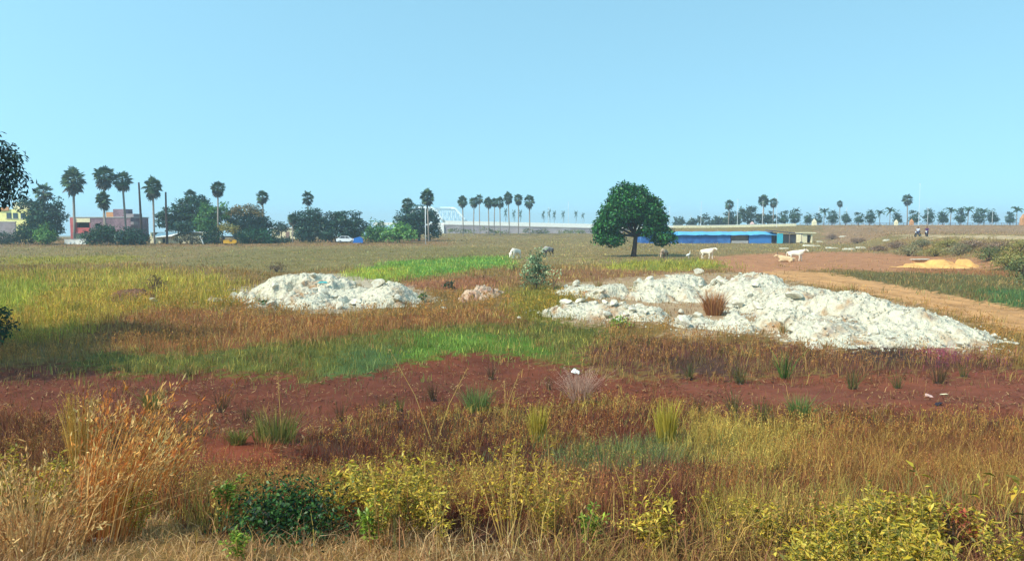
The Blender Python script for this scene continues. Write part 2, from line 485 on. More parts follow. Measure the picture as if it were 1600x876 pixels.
zone('bermpath', [(1420, 366), (1500, 368), (1800, 371), (1800, 376), (1600, 374), (1420, 371)], (196, 168, 130), [(180, 150, 100)], .05, .15)
zone('brushfar', [(1280, 352), (1800, 350), (1800, 367), (1420, 366), (1290, 384)], (156, 122, 88), [(156, 124, 84), (136, 112, 72), (168, 132, 96)], .8, .3)
zone('rubblefloor', [(880, 444), (960, 434), (1100, 426), (1190, 428), (1290, 456), (1420, 476), (1560, 530), (1560, 552), (1280, 546), (1160, 524), (1040, 518), (1040, 500), (900, 504), (850, 492), (930, 478), (890, 462)],
     (176, 146, 112), [(170, 126, 84), (150, 112, 70), (160, 140, 80)], .5, .2)
zone('rubblefloor2', [(388, 450), (440, 430), (540, 426), (650, 452), (665, 470), (540, 490), (430, 482), (396, 466)], (182, 164, 138), [(160, 120, 80)], .1, .2)


def inpoly(px, py, P):
    r = np.zeros(px.shape, bool)
    bb = (px >= P[:, 0].min()) & (px <= P[:, 0].max()) & (py >= P[:, 1].min()) & (py <= P[:, 1].max())
    if not bb.any():
        return r
    x = px[bb]; y = py[bb]; c = np.zeros(x.shape, bool)
    j = len(P) - 1
    for i in range(len(P)):
        xi, yi = P[i]; xj, yj = P[j]
        if yi != yj:
            c ^= ((yi > y) != (yj > y)) & (x < (xj - xi) * (y - yi) / (yj - yi) + xi)
        j = i
    r[bb] = c
    return r


def zone_of(x, y):
    d = np.maximum(y, 2.0)
    a = np.minimum(1.0, d / 16.0)
    wx = x + a * (1.6 * (fbm(x / 6, y / 6, 2) - .5) + .8 * (fbm(x / 1.4 + 31, y / 1.4, 2) - .5) + .5 * (vn(x / .35, y / .35 + 9) - .5))
    wy = y + a * (2.4 * (fbm(x / 6 + 55, y / 6, 2) - .5) + 1.4 * (fbm(x / 1.4, y / 1.4 + 71, 2) - .5) + .7 * (vn(x / .35 + 5, y / .35) - .5)) * (1 + .02 * d)
    wy = np.maximum(wy, 2.2)
    px, py = proj(wx, wy, hgt(wx, wy))
    zi = np.zeros(x.shape, int)
    for k, (nm, P, *_r) in enumerate(Z):
        zi[inpoly(px, py, P)] = k
    return zi


Zsoil = np.array([z[2] for z in Z])
Zdens = np.array([z[4] for z in Z]); Zh = np.array([z[5] for z in Z])
Zname = [z[0] for z in Z]

# ------------------------------------------------------------------ ground sheet
def make_ground():
    rows = np.concatenate([np.linspace(-40, 2.4, 14), np.geomspace(2.6, 320, 760), np.geomspace(330, 2600, 40)])
    u = np.linspace(-1, 1, 520)
    u = u * (0.6 + 0.4 * u * u)
    Y = np.repeat(rows[:, None], len(u), 1)
    X = u[None, :] * (1.45 * np.maximum(Y, 0) + 26)
    x = X.ravel(); y = Y.ravel()
    z = hgt(x, y)
    gj = np.random.default_rng(3).normal(0, 1, (2, len(x))) * np.minimum(1, np.maximum(y, 0) / 14)
    zi = zone_of(x + gj[0] * (.16 + .006 * np.maximum(y, 0)), np.maximum(y + gj[1] * (.25 + .01 * np.maximum(y, 0)), np.minimum(y, 2.6)))
    c = Zsoil[zi].copy()
    mudk = np.isin(zi, [Zname.index('mud'), Zname.index('mudright'), Zname.index('redearth'), Zname.index('track')])
    n = fbm(x / 1.1, y / 1.1 + 20, 4)
    n3 = fbm(x / .28 + 4, y / .28, 3)
    c *= np.where(mudk, .66 + .36 * n + .34 * n3, .72 + .56 * n)[:, None]
    mk = (np.clip((fbm(x / 2.6 + 90, y / 2.6, 3) - .45) * 4, 0, 1) * np.isin(zi, [Zname.index('mud'), Zname.index('mudright')]))[:, None]
    c = c * (1 - .55 * mk) + c * np.array([1.25, 1.2, .95]) * .55 * mk
    z = z + np.where(np.isin(zi, [Zname.index('mud'), Zname.index('mudright')]), .05 * (n3 - .5) + .05 * (n - .5), 0)
    z = z - np.where(zi == Zname.index('mud'), .05, 0)
    # wheel ruts worn along the track
    p0 = gp(1200, 431); p1 = gp(1600, 500); td = np.array([p1.x - p0.x, p1.y - p0.y]); td /= np.linalg.norm(td)
    dp = (x - p0.x) * -td[1] + (y - p0.y) * td[0] + 1.2 * (fbm(x / 7, y / 7, 2) - .5)
    rut = (np.exp(-((np.abs(dp) - .85) / .22) ** 2) + .7 * np.exp(-((dp - 2.6) / .25) ** 2)) * (zi == Zname.index('track')) * (.5 + fbm(x / 2, y / 2, 2))
    c *= (1 - .3 * np.clip(rut, 0, 1))[:, None]
    z = z - .07 * np.clip(rut, 0, 1)
    nr, nc = Y.shape
    i = np.arange(nr - 1)[:, None] * nc + np.arange(nc - 1)[None, :]
    q = np.stack([i, i + 1, i + nc + 1, i + nc], -1).reshape(-1)
    o = np_mesh('ground', np.stack([x, y, z], 1), np.full((nr - 1) * (nc - 1), 4), q, c * .8, M['ground'], None, True)
    tag(o, 'rough field of red-brown soil with a bare mud strip and dirt track', 'ground', kind='structure')


make_ground()

# ------------------------------------------------------------------ grass
GK = 1.22       # blade albedo against the sunlit colour of the photograph


def scatter(n, d0, d1, spread=.86):
    d = np.exp(rng.uniform(np.log(d0), np.log(d1), n))
    x = rng.uniform(-1, 1, n) * (spread * (d + 1.2) + 3.5 * (1 - sm(6, 16, d)))
    return x, d


def blades(name, x, y, zi, hmul=1.0, wmul=1.0, label='', lean=.35, bd=None, hs=None, cn=None, cm=None):
    n = len(x)
    z = hgt(x, y) - .02
    patch = fbm(x / 1.7 + 3, y / 1.7, 3)
    p2 = fbm(x / .62 + 51, y / .62, 2)
    h = Zh[zi] * (.3 + .75 * patch + .6 * p2) * rng.uniform(.4, 1.25, n) * hmul * hs
    d = y
    w = np.maximum(.0035, d * .00062) * rng.uniform(.7, 1.5, n) * wmul
    C = np.zeros((n, 3))
    pn = .6 * fbm(x / 2.3 + 13, y / 2.3 + 5, 3) + .4 * fbm(x / .8 + 3, y / .8 + 45, 2)
    for k in np.unique(zi):
        s = zi == k
        pal = Z[k][3]
        t = np.clip((pn[s] - .3) / .4, 0, .999)
        i = np.clip(np.floor(t * len(pal) + cn[s] + rng.normal(0, .4, s.sum())), 0, len(pal) - 1).astype(int)
        C[s] = pal[i]
    C *= (rng.uniform(.6, 1.35, n) * (.46 + .46 * fbm(x / .75 + 8, y / .75 + 3, 3) + .60 * fbm(x / 6 + 60, y / 11, 3)))[:, None] * GK
    C *= cm[:, None]
    C = C.mean(1)[:, None] * .1 + C * .9
    C *= (1 + rng.normal(0, .05, (n, 3)))
    a = rng.uniform(0, 2 * PI, n); b = rng.uniform(0, 2 * PI, n)
    tx = np.cos(a) * w / 2; ty = np.sin(a) * w / 2
    ln = np.abs(rng.normal(lean, .25, n)) * h
    lx = np.cos(b) * ln + .06 * h + bd[:, 0] * h; ly = np.sin(b) * ln + bd[:, 1] * h
    ln = np.sqrt(lx * lx + ly * ly)
    V = np.zeros((n, 5, 3))
    V[:, 0] = np.stack([x - tx, y - ty, z], 1); V[:, 1] = np.stack([x + tx, y + ty, z], 1)
    mx = x + lx * .32; my = y + ly * .32; mz = z + h * .6
    V[:, 2] = np.stack([mx + tx * .8, my + ty * .8, mz], 1); V[:, 3] = np.stack([mx - tx * .8, my - ty * .8, mz], 1)
    V[:, 4] = np.stack([x + lx, y + ly, z + h * (1 - .25 * np.minimum(1, ln / h))], 1)
    o = np.arange(n)[:, None] * 5
    idx = (o + np.array([[0, 1, 2, 3, 3, 2, 4]])).ravel()
    ob = np_mesh(name, V.reshape(-1, 3), np.tile([4, 3], n), idx, np.repeat(np.clip(C, 0, .85), 5, axis=0), M['grass'])
    return tag(ob, label, 'grass', kind='stuff')


def seeded(name, n, d0, d1, zok, cols, hr, label, spread=.86, heads=7):
    """fine stems that carry a loose seed head"""
    x, y = scatter(n, d0, d1, spread)
    zi = zone_of(x, y)
    keep = np.isin(zi, [Zname.index(k) for k in zok]) & (fbm(x / 1.3 + 77, y / 1.3, 3) > .45)
    x = x[keep]; y = y[keep]; zi = zi[keep]; n = len(x)
    z = hgt(x, y)
    h = rng.uniform(*hr, n)
    w = np.maximum(.0025, y * .0004)
    c = lin(np.array(cols))[rng.integers(0, len(cols), n)]
    for k in np.unique(zi):
        q_ = zi == k
        pl = Z[k][3]
        c[q_] = .45 * c[q_] + .6 * pl[rng.integers(0, len(pl), q_.sum())]
    c = c * rng.uniform(.65, 1.3, n)[:, None] * GK
    a = rng.uniform(0, 2 * PI, n); b = rng.uniform(0, 2 * PI, n); ln = h * rng.uniform(.05, .4, n)
    B = np.stack([x, y, z], 1); T = B + np.stack([np.cos(b) * ln + .08 * h, np.sin(b) * ln, h], 1)
    t = np.stack([np.cos(a) * w / 2, np.sin(a) * w / 2, 0 * a], 1)
    Q = [np.stack([B - t, B + t, T + t * .6, T - t * .6], 1)]; C = [c]
    for k in range(heads):
        f = rng.uniform(.68, 1.0, n)[:, None]
        P = B + (T - B) * f + rng.normal(0, .018, (n, 3)) * np.maximum(1, y / 9)[:, None]
        dv = rng.normal(0, 1, (n, 3)); dv[:, 2] = np.abs(dv[:, 2]) + .4
        dv /= np.linalg.norm(dv, axis=1)[:, None]
        s = np.maximum(.02, y * .0026)[:, None] * rng.uniform(.6, 1.3, (n, 1))
        e = np.cross(dv, rng.normal(0, 1, (n, 3))); e /= np.linalg.norm(e, axis=1)[:, None]
        e *= np.maximum(.0035, y * .0006)[:, None]
        Q.append(np.stack([P, P + dv * s * .5 + e, P + dv * s, P + dv * s * .5 - e], 1)); C.append(c * rng.uniform(.8, 1.3, (n, 1)))
    o = quads(name, np.concatenate(Q), np.clip(np.concatenate(C), 0, .85), M['grass'])
    return tag(o, label, 'grass', kind='stuff')


def grass_all():
    # half the blades stand in tussocks that lean together, half between them
    nc, pb = 23500, 15
    cx, cy = scatter(nc, 2.3, 250)
    i = np.repeat(np.arange(nc), pb)
    sg = (.045 + .0045 * cy)[i]
    x1 = cx[i] + rng.normal(0, 1, len(i)) * sg; y1 = cy[i] + rng.normal(0, 1, len(i)) * sg * (1 + .01 * cy[i])
    cb = rng.normal(0, .22, (nc, 2)); ch = rng.uniform(.7, 1.6, nc); cc = rng.uniform(.72, 1.32, nc)
    x2, y2 = scatter(260000, 2.3, 250)
    x = np.concatenate([x1, x2]); y = np.maximum(2.0, np.concatenate([y1, y2]))
    bd = np.concatenate([cb[i], rng.normal(0, .18, (len(x2), 2))]); hs = np.concatenate([ch[i], rng.uniform(.5, 1.0, len(x2))]); ccol = np.concatenate([cc[i], np.ones(len(x2))])
    cn = np.concatenate([rng.normal(0, 1.1, nc)[i], rng.normal(0, .9, len(x2))])
    jc = rng.normal(0, 1, (nc, 2)) * np.where(rng.random(nc) < .45, 1.0, .25)[:, None]
    j2 = rng.normal(0, 1, (len(x2), 2)) * np.where(rng.random(len(x2)) < .45, 1.0, .2)[:, None]
    j = np.concatenate([jc[i], j2]) * np.minimum(1, y / 14)[:, None]
    zi = zone_of(x + j[:, 0] * (.5 + .02 * y), np.maximum(2.6, y + j[:, 1] * (.8 + .035 * y)))
    keep = rng.random(len(x)) < Zdens[zi] * .8
    # bare little gaps
    keep &= (fbm(x / .6 + 19, y / .6, 2) > .3) | (rng.random(len(x)) < .35)
    x = x[keep]; y = y[keep]; zi = zi[keep]; bd = bd[keep]; hs = hs[keep]; cn = cn[keep]; ccol = ccol[keep]
    verge = np.isin(zi, [Zname.index('verge'), Zname.index('vergeright')])
    green = np.isin(zi, [Zname.index(k) for k in ('greenband', 'greencore', 'greensoft')])
    gp1 = np.isin(zi, [Zname.index(k) for k in ('greenpatch', 'greenpatch2')])
    strip = np.isin(zi, [Zname.index(k) for k in ('strip', 'stripgreen')])
    hs = np.where(gp1 | green, .35 * hs + .65, hs)
    far = (y > 62) & ~gp1 & ~strip
    low = (y < 22) & ~verge & ~green
    mid = ~(verge | green | gp1 | strip | far | low)
    for nm, s, lb, ln in (
        ('dry_grass', verge, 'pale straw-coloured cut grass along the verge at the bottom edge', .7),
        ('weedy_grass', low, 'tall mixed olive and russet grass on the slope before the mud strip', .4),
        ('green_grass', green, 'fresh green grass edging the far side of the bare mud strip', .35),
        ('meadow_grass', mid, 'knee-high golden and russet grass around the rubble heaps', .35),
        ('lush_grass', gp1, 'bright lime-green grass patch behind the smaller rubble heap', .3),
        ('roadside_grass', strip, 'dark green grass strip between the dirt track and the red earth', .35),
        ('pasture_grass', far, 'short brown-olive pasture grass reaching back to the trees', .3)):
        blades(nm, x[s], y[s], zi[s], 1.0, 1.0, lb, ln, bd[s], hs[s], cn[s], ccol[s])
    n_ = 60000
    yv = np.exp(rng.uniform(np.log(2.9), np.log(6.5), n_)); xv = rng.uniform(-1, 1, n_) * (.86 * (yv + 1.2) + 2.5)
    zv = zone_of(xv, yv); kv = np.isin(zv, [Zname.index('verge'), Zname.index('vergeright')])
    xv = xv[kv]; yv = yv[kv]; zv = zv[kv]; m_ = len(xv)
    blades('cut_straw', xv, yv, zv, .75, .9, 'short matted cut straw lying between the taller verge grass', .9, rng.normal(0, .5, (m_, 2)), rng.uniform(.4, 1.1, m_), rng.normal(0, 1, m_), rng.uniform(.75, 1.2, m_))
    lowz = ['lowerfield', 'redpatch', 'redpatch2', 'redpatch3', 'redleft', 'strawright', 'vergeright', 'bluegreen', 'rustyfoot']
    seeded('seed_grass', 26000, 3.2, 20, lowz, [(176, 120, 66), (190, 150, 84), (150, 96, 62), (196, 168, 100), (168, 104, 70)], (.16, .36),
           'thin brown seed-headed grass stems rising over the slope')
    seeded('russet_grass', 16000, 22, 46, ['russet', 'maroon', 'leftyellow', 'middle', 'russet3', 'olivemid'], [(178, 112, 62), (190, 136, 72), (150, 92, 62)], (.28, .48),
           'russet seed-headed grass in the band beyond the mud strip', heads=4)


grass_all()

# ------------------------------------------------------------------ leaf clouds
def leaf_quads(P, size, out, cols, jit=.8, aspect=.55, droop=0.0, cjit=.3):
    n = len(P)
    nrm = out + rng.normal(0, jit, (n, 3)); nrm /= np.linalg.norm(nrm, axis=1)[:, None] + 1e-9
    t = rng.normal(0, 1, (n, 3)); t[:, 2] -= droop
    t -= nrm * (t * nrm).sum(1)[:, None]; t /= np.linalg.norm(t, axis=1)[:, None] + 1e-9
    b = np.cross(nrm, t)
    s = (size * rng.uniform(.6, 1.3, n))[:, None]
    Q = np.stack([P, P + t * s * .5 + b * s * aspect * .5 + nrm * s * .08, P + t * s, P + t * s * .5 - b * s * aspect * .5 + nrm * s * .08], 1)
    C = lin(np.array(cols))[rng.integers(0, len(cols), n)] * rng.uniform(1 - cjit, 1 + cjit, n)[:, None]
    return Q, C


def crown_quads(lobes, n, size, cols, clump=.9, shell=.55, per=26, aspect=.6, droop=.2, flat=1.0):
    """leaf-sized faces gathered in clumps through the lobes of a crown"""
    vol = np.array([l[3] * l[4] * l[5] for l in lobes]) ** .75
    vol /= vol.sum()
    QQ = []; CC = []
    for l, f in zip(lobes, vol):
        k = max(3, int(n * f / per))
        v = rng.normal(0, 1, (k, 3)); v /= np.linalg.norm(v, axis=1)[:, None]
        r = rng.uniform(shell ** 3, 1, k) ** (1 / 3)
        c = v * r[:, None]
        wob = 1 + .22 * (fbm(v[:, 0] * 1.7 + l[0] + 9, v[:, 2] * 1.7 + v[:, 1] * 1.3 + l[2], 2) - .5) * 2
        c *= wob[:, None]
        ctr = np.array(l[:3]) + c * np.array(l[3:6])
        out = v / np.array(l[3:6]); out /= np.linalg.norm(out, axis=1)[:, None]
        m = rng.poisson(per, k)
        ii = np.repeat(np.arange(k), m)
        g = np.clip(rng.normal(0, clump * .5, (len(ii), 3)), -clump * .95, clump * .95); g[:, 2] *= .6 * flat
        P = ctr[ii] + g
        o2 = out[ii] * .9 + np.array([0, 0, .5])
        Q, C = leaf_quads(P, size, o2, cols, .7, aspect, droop)
        C *= (rng.uniform(.62, 1.4, k)[ii])[:, None]
        QQ.append(Q); CC.append(C)
    return np.concatenate(QQ), np.concatenate(CC)


def tree(name, label, base, trunk_h, trunk_r, lobes, n, size, cols, group=None, bark='bark_dark', clump=.9, shell=.5, cat='tree', limbs=True, droop=.2, per=26, flat=1.0, lean=(0, 0)):
    """lobes relative to the base: x,y,z,rx,ry,rz"""
    o = thing(name, label, cat, base, 0, group)
    Q, C = crown_quads(lobes, n, size, cols, clump, shell, per, .6, droop, flat)
    quads('crown', Q, np.clip(C, 0, .7), M['leaf'], o)
    m = MB()
    top = Vector((lean[0], lean[1], trunk_h))
    m.tube([(0, 0, -.3), (lean[0] * .1, 0, trunk_h * .15), (lean[0] * .45 + .05, lean[1] * .5, trunk_h * .55), top], [trunk_r * 1.5, trunk_r * 1.05, trunk_r * .9, trunk_r * .75], 9)
    if limbs:
        for l in lobes:
            e = Vector(l[:3]) + Vector((0, 0, l[5] * .3))
            mid = top.lerp(e, .5) + Vector((random.uniform(-.2, .2), random.uniform(-.2, .2), -.1)) * l[5] * .3
            m.tube([top - Vector((0, 0, .2)), mid, e], [trunk_r * .6, trunk_r * .38, trunk_r * .12], 6)
            for q in range(4):
                a = random.uniform(0, 2 * PI)
                e2 = Vector(l[:3]) + Vector((math.cos(a) * l[3] * .75, math.sin(a) * l[4] * .75, random.uniform(-.3, .5) * l[5]))
                m.tube([mid, mid.lerp(e2, .5) + Vector((0, 0, .15)), e2], [trunk_r * .3, trunk_r * .2, trunk_r * .06], 5)
    m.build('trunk', M[bark], o, True)
    return o


DK = [(30, 62, 46), (38, 74, 48), (26, 52, 44), (50, 88, 52)]
DK2 = [(34, 64, 56), (44, 78, 60), (28, 54, 54), (58, 90, 62)]
MIDG = [(58, 104, 50), (72, 120, 54), (48, 90, 48), (92, 130, 60)]
LTG = [(92, 140, 66), (110, 158, 74), (76, 122, 62), (130, 168, 84)]
BRN = [(128, 108, 66), (150, 122, 74), (104, 96, 60), (84, 92, 54)]
HAZ = [(60, 82, 66), (76, 96, 74), (52, 72, 62)]
GREYG = [(124, 146, 104), (146, 164, 120), (96, 122, 84), (168, 182, 140), (72, 96, 64)]

# ---- the big round tree in the field
tb = gp(990, 401)
S_ = tb.y / 97.0
tree('broadleaf_tree', 'big round-crowned dark green tree standing alone in the pasture before the blue hut', tb, 2.9, .33,
     [tuple(v * S_ for v in l) for l in [(-.4, 0, 7.2, 2.9, 3.0, 2.3), (-2.4, 0, 5.7, 2.1, 2.4, 1.9), (2.0, 0, 5.9, 2.1, 2.4, 1.8), (-3.6, 0, 4.0, 1.6, 1.9, 1.4), (3.0, .2, 4.7, 1.4, 1.8, 1.2),
      (-4.1, 0, 2.7, 1.2, 1.4, 1.1), (-2.6, -.3, 2.5, 1.4, 1.6, 1.0), (3.9, 0, 2.75, 1.5, 1.6, 1.1), (1.5, -1.2, 3.4, .8, 1.0, .6), (-.8, 1.6, 5.0, 1.8, 1.4, 1.2)]],
     26000, .36, [(34, 84, 42), (46, 104, 48), (28, 66, 40), (70, 128, 56), (38, 92, 46)], clump=.7, shell=.62, lean=(.25, 0))

# ---- trees and bushes of the far edge, from the yellow house to the flyover
def px_tree(name, label, px, pyb, d, lobes_px, n, size, cols, **kw):
    """lobes given as photograph centre and half sizes; depth d gives them their real size"""
    k = d / F
    b = at(px, pyb, d); b.z = H1(b.x, b.y)
    lb = []
    for (cx, cy, hw, hh) in lobes_px:
        p = at(cx, cy, d)
        lb.append((p.x - b.x, random.uniform(-.6, .6), p.z - b.z, hw * k * 1.07, hw * k, hh * k * 1.06))
    tr = kw.pop('tr', .28); th = kw.pop('th', None)
    if th is None:
        th = max(.5, min(l[2] for l in lb) * .75)
    return tree(name, label, b, th, tr, lb, int(n * 1.35), size, cols, **kw)


GT = 'broadleaf trees along the far edge of the field'
GB = 'bushes along the far edge of the field'
px_tree('broadleaf_tree', 'dark upright tree with a palm growing out of it, beside the yellow house', 72, 379, 152,
        [(50, 322, 16, 15), (70, 335, 20, 20), (85, 330, 13, 18), (66, 352, 24, 18), (82, 360, 14, 16)], 5200, .5, DK2, group=GT)
px_tree('bush', 'dark low bush at the foot of the grey house wall', 40, 380, 148, [(40, 364, 16, 14), (50, 370, 10, 9)], 1600, .4, DK, group=GB, cat='bush', tr=.1, limbs=False)
px_tree('bush', 'fresh green bush between two dark bushes below the palm tree', 66, 380, 146, [(66, 366, 12, 13), (76, 371, 9, 8)], 1300, .4, [(84, 128, 56), (110, 148, 66), (66, 110, 52)], group=GB, cat='bush', tr=.1, limbs=False)
px_tree('bush', 'pale green low bush beneath the grey house at the edge of the picture', 10, 381, 148, [(6, 372, 16, 8), (24, 374, 9, 6)], 900, .4, HAZ, group=GB, cat='bush', tr=.08, limbs=False)
px_tree('bush', 'wide dark bush in front of the red brick house', 156, 383, 146, [(146, 371, 16, 11), (166, 366, 20, 14), (156, 362, 14, 9)], 2600, .4, DK, group=GB, cat='bush', tr=.1, limbs=False)
px_tree('bush', 'grey-green leafy bush at the corner of the red brick house', 200, 383, 146, [(190, 370, 14, 12), (208, 369, 16, 12), (222, 374, 8, 7)], 2300, .42, DK2, group=GB, cat='bush', tr=.1, limbs=False)
px_tree('broadleaf_tree', 'broad flat-topped dark tree behind the low white shed', 290, 374, 168,
        [(262, 346, 18, 10), (276, 333, 22, 13), (300, 322, 24, 13), (308, 312, 14, 7), (290, 350, 28, 18), (316, 345, 18, 20), (254, 338, 10, 6)], 7200, .5, DK, group=GT, shell=.4, flat=.6)
px_tree('broadleaf_tree', 'mid-green tree next to the flat-topped dark one', 328, 374, 164, [(330, 334, 18, 17), (326, 352, 20, 18), (350, 332, 10, 14)], 3600, .48, MIDG, group=GT)
px_tree('broadleaf_tree', 'dark tree with a brown faded top behind the rickshaw', 388, 376, 166,
        [(372, 345, 18, 16), (396, 343, 22, 16), (410, 356, 16, 16), (380, 362, 20, 13)], 4600, .5, DK2, group=GT)
px_tree('vine', 'brown faded creeper spread over the top of the tree behind the rickshaw', 388, 376, 163, [(384, 327, 22, 6), (366, 330, 12, 5), (402, 333, 12, 5)], 1300, .4, BRN, cat='creeper', tr=.06, limbs=False, th=7.0)
px_tree('bush', 'dense green bush just behind the yellow rickshaw', 402, 380, 156, [(394, 369, 22, 11), (416, 369, 16, 11)], 2300, .42, [(34, 80, 52), (48, 98, 60), (30, 66, 48)], group=GB, cat='bush', tr=.1, limbs=False)
px_tree('small_tree', 'small yellow-leaved tree leaning over the rickshaw', 348, 380, 152, [(352, 356, 8, 6), (364, 360, 9, 5), (345, 352, 5, 4)], 700, .36, [(160, 146, 70), (186, 166, 84), (120, 116, 60)], cat='tree', tr=.1, th=2.2)
px_tree('small_tree', 'small round grey-green tree above the roof of the white shed', 285, 379, 158, [(286, 356, 12, 9), (278, 353, 6, 6), (294, 352, 7, 6)], 1000, .4, DK2, cat='tree', tr=.12, th=2.0)
px_tree('bush', 'brown thorny bush leaning on the white shed wall', 282, 381, 148, [(286, 373, 10, 6), (302, 373, 9, 6)], 700, .36, [(92, 88, 72), (76, 84, 62), (112, 100, 80)], group=GB, cat='bush', tr=.08, limbs=False)
px_tree('bush', 'dark bush between the leaning white post and the rickshaw', 330, 381, 152, [(332, 368, 12, 12), (322, 374, 8, 8)], 1100, .4, DK, group=GB, cat='bush', tr=.08, limbs=False)
px_tree('small_tree', 'small hazy tree beside the far cream house', 440, 378, 190, [(440, 356, 9, 7)], 500, .5, HAZ, cat='tree', tr=.12, th=3)
px_tree('bush', 'low pale bushes before the cream house', 436, 381, 160, [(432, 376, 12, 4), (446, 375, 8, 5)], 700, .36, HAZ, group=GB, cat='bush', tr=.06, limbs=False)
px_tree('broadleaf_tree', 'dark blue-green tree under the lone palm, beside the white car', 484, 379, 166,
        [(470, 348, 14, 16), (486, 338, 16, 13), (496, 352, 16, 18), (478, 364, 18, 13)], 4300, .5, DK2, group=GT)
px_tree('broadleaf_tree', 'wide spreading dark tree right behind the white car', 535, 379, 166,
        [(520, 345, 20, 14), (545, 342, 22, 12), (560, 356, 14, 14), (532, 361, 30, 15), (512, 362, 16, 14)], 6000, .5, DK2, group=GT, flat=.7)
px_tree('bush', 'light green bush growing behind the blue tarpaulin', 588, 378, 164, [(586, 358, 13, 12), (594, 366, 12, 10), (578, 368, 10, 9)], 1900, .45, MIDG, group=GB, cat='bush', tr=.1, limbs=False)
px_tree('bush', 'broad-leaved light green thicket next to the thin white pole', 624, 377, 160, [(612, 364, 14, 12), (628, 362, 14, 12), (640, 368, 10, 8)], 2000, .5, LTG, group=GB, cat='bush', tr=.1, limbs=False)
px_tree('broadleaf_tree', 'dark rounded tree at the end of the arch bridge, behind the thin white pole', 655, 376, 176,
        [(634, 342, 18, 14), (652, 336, 20, 15), (664, 348, 20, 20), (642, 356, 22, 16), (676, 362, 12, 12)], 5600, .52, DK2, group=GT)
# far right groups
px_tree('broadleaf_tree', 'hazy grey-green tree beside the two tall palms on the far road', 1168, 354, 262, [(1168, 330, 13, 12), (1158, 340, 12, 11), (1180, 342, 11, 10)], 1500, .7, HAZ, group=GT, tr=.3)
px_tree('broadleaf_tree', 'hazy low tree under the twin palms of the far road', 1200, 354, 264, [(1196, 342, 12, 10), (1208, 344, 9, 9)], 1000, .7, HAZ, group=GT, tr=.3)
px_tree('broadleaf_tree', 'hazy narrow tree at the foot of the palm before the twin palms', 1143, 354, 266, [(1143, 341, 9, 11)], 700, .7, HAZ, group=GT, tr=.3)

# ---- avenue trees with ball crowns
def avenue():
    protos = []
    for k in range(3):
        o = tree('avenue_tree', 'x', (0, 0, 0), 1.5, .16, [(0, 0, 3.0, 1.75, 1.75, 2.1), (random.uniform(-.5, .5), .2, 2.2, 1.5, 1.5, 1.3)], 900, .55,
                 [(52, 82, 62), (66, 98, 70), (44, 70, 58)], clump=.8, shell=.4)
        protos.append(o)
    xs = [1225, 1241, 1262, 1277, 1300, 1321, 1341, 1359, 1402, 1427, 1450, 1473, 1500, 1529, 1550, 1578]
    used = set()
    for i, px in enumerate(xs):
        d = 262 + (i % 3) * 3
        p = at(px, 350, d); p.z = H1(p.x, p.y)
        k = i % 3
        o = protos[k] if k not in used else copy_tree(protos[k])
        used.add(k)
        o.location = p; o.rotation_euler = (0, 0, random.uniform(0, 6)); s = random.uniform(.82, 1.1); o.scale = (s, s, s * random.uniform(.9, 1.1))
        tag(o, f'ball-crowned avenue tree, {ORD[i]} in the row counted from the blue hut', 'tree', 'ball-crowned trees along the far road')
    for i, (px, py, w, h) in enumerate([(1062, 346, 9, 6), (1080, 347, 8, 5), (1098, 344, 9, 8), (1116, 345, 9, 7), (1130, 347, 7, 6)]):
        px_tree('small_tree', f'faint small round tree over the far road, {ORD[i]} from the big round tree', px, 354, 300, [(px, py, w, h)], 420, .8, HAZ, cat='tree', tr=.2, group='faint small trees above the far road')


avenue()

# ------------------------------------------------------------------ palms
def fan_leaf(Q, C, org, dirv, pet, rad, col, seg=9):
    d = np.array(dirv, float); d /= np.linalg.norm(d)
    up = np.array([0, 0, 1.0]); s = np.cross(d, up)
    s = s / np.linalg.norm(s) if np.linalg.norm(s) > .05 else np.array([1.0, 0, 0])
    nrm = np.cross(s, d)
    tw = random.uniform(-.7, .7)
    s, nrm = s * math.cos(tw) + nrm * math.sin(tw), nrm * math.cos(tw) - s * math.sin(tw)
    c = np.array(org) + d * pet
    w = s * .03
    Q.append([np.array(org) - w, np.array(org) + w, c + w * .6, c - w * .6]); C.append(np.array(col) * .9)
    a0 = R(115)
    for k in range(seg):
        qa = -a0 + 2 * a0 * (k + .06) / seg; qb = -a0 + 2 * a0 * (k + .94) / seg; qm = (qa + qb) / 2
        f = lambda q, r_, z_: c + (d * math.cos(q) + s * math.sin(q)) * r_ + nrm * z_ - up * .16 * (r_ / rad) ** 2 * rad
        rr = rad * random.uniform(.85, 1.08)
        Q.append([c, f(qa, rr * .62, .05), f(qm, rr, -.03), f(qb, rr * .62, .05)])
        C.append(np.array(col) * random.uniform(.8, 1.2))


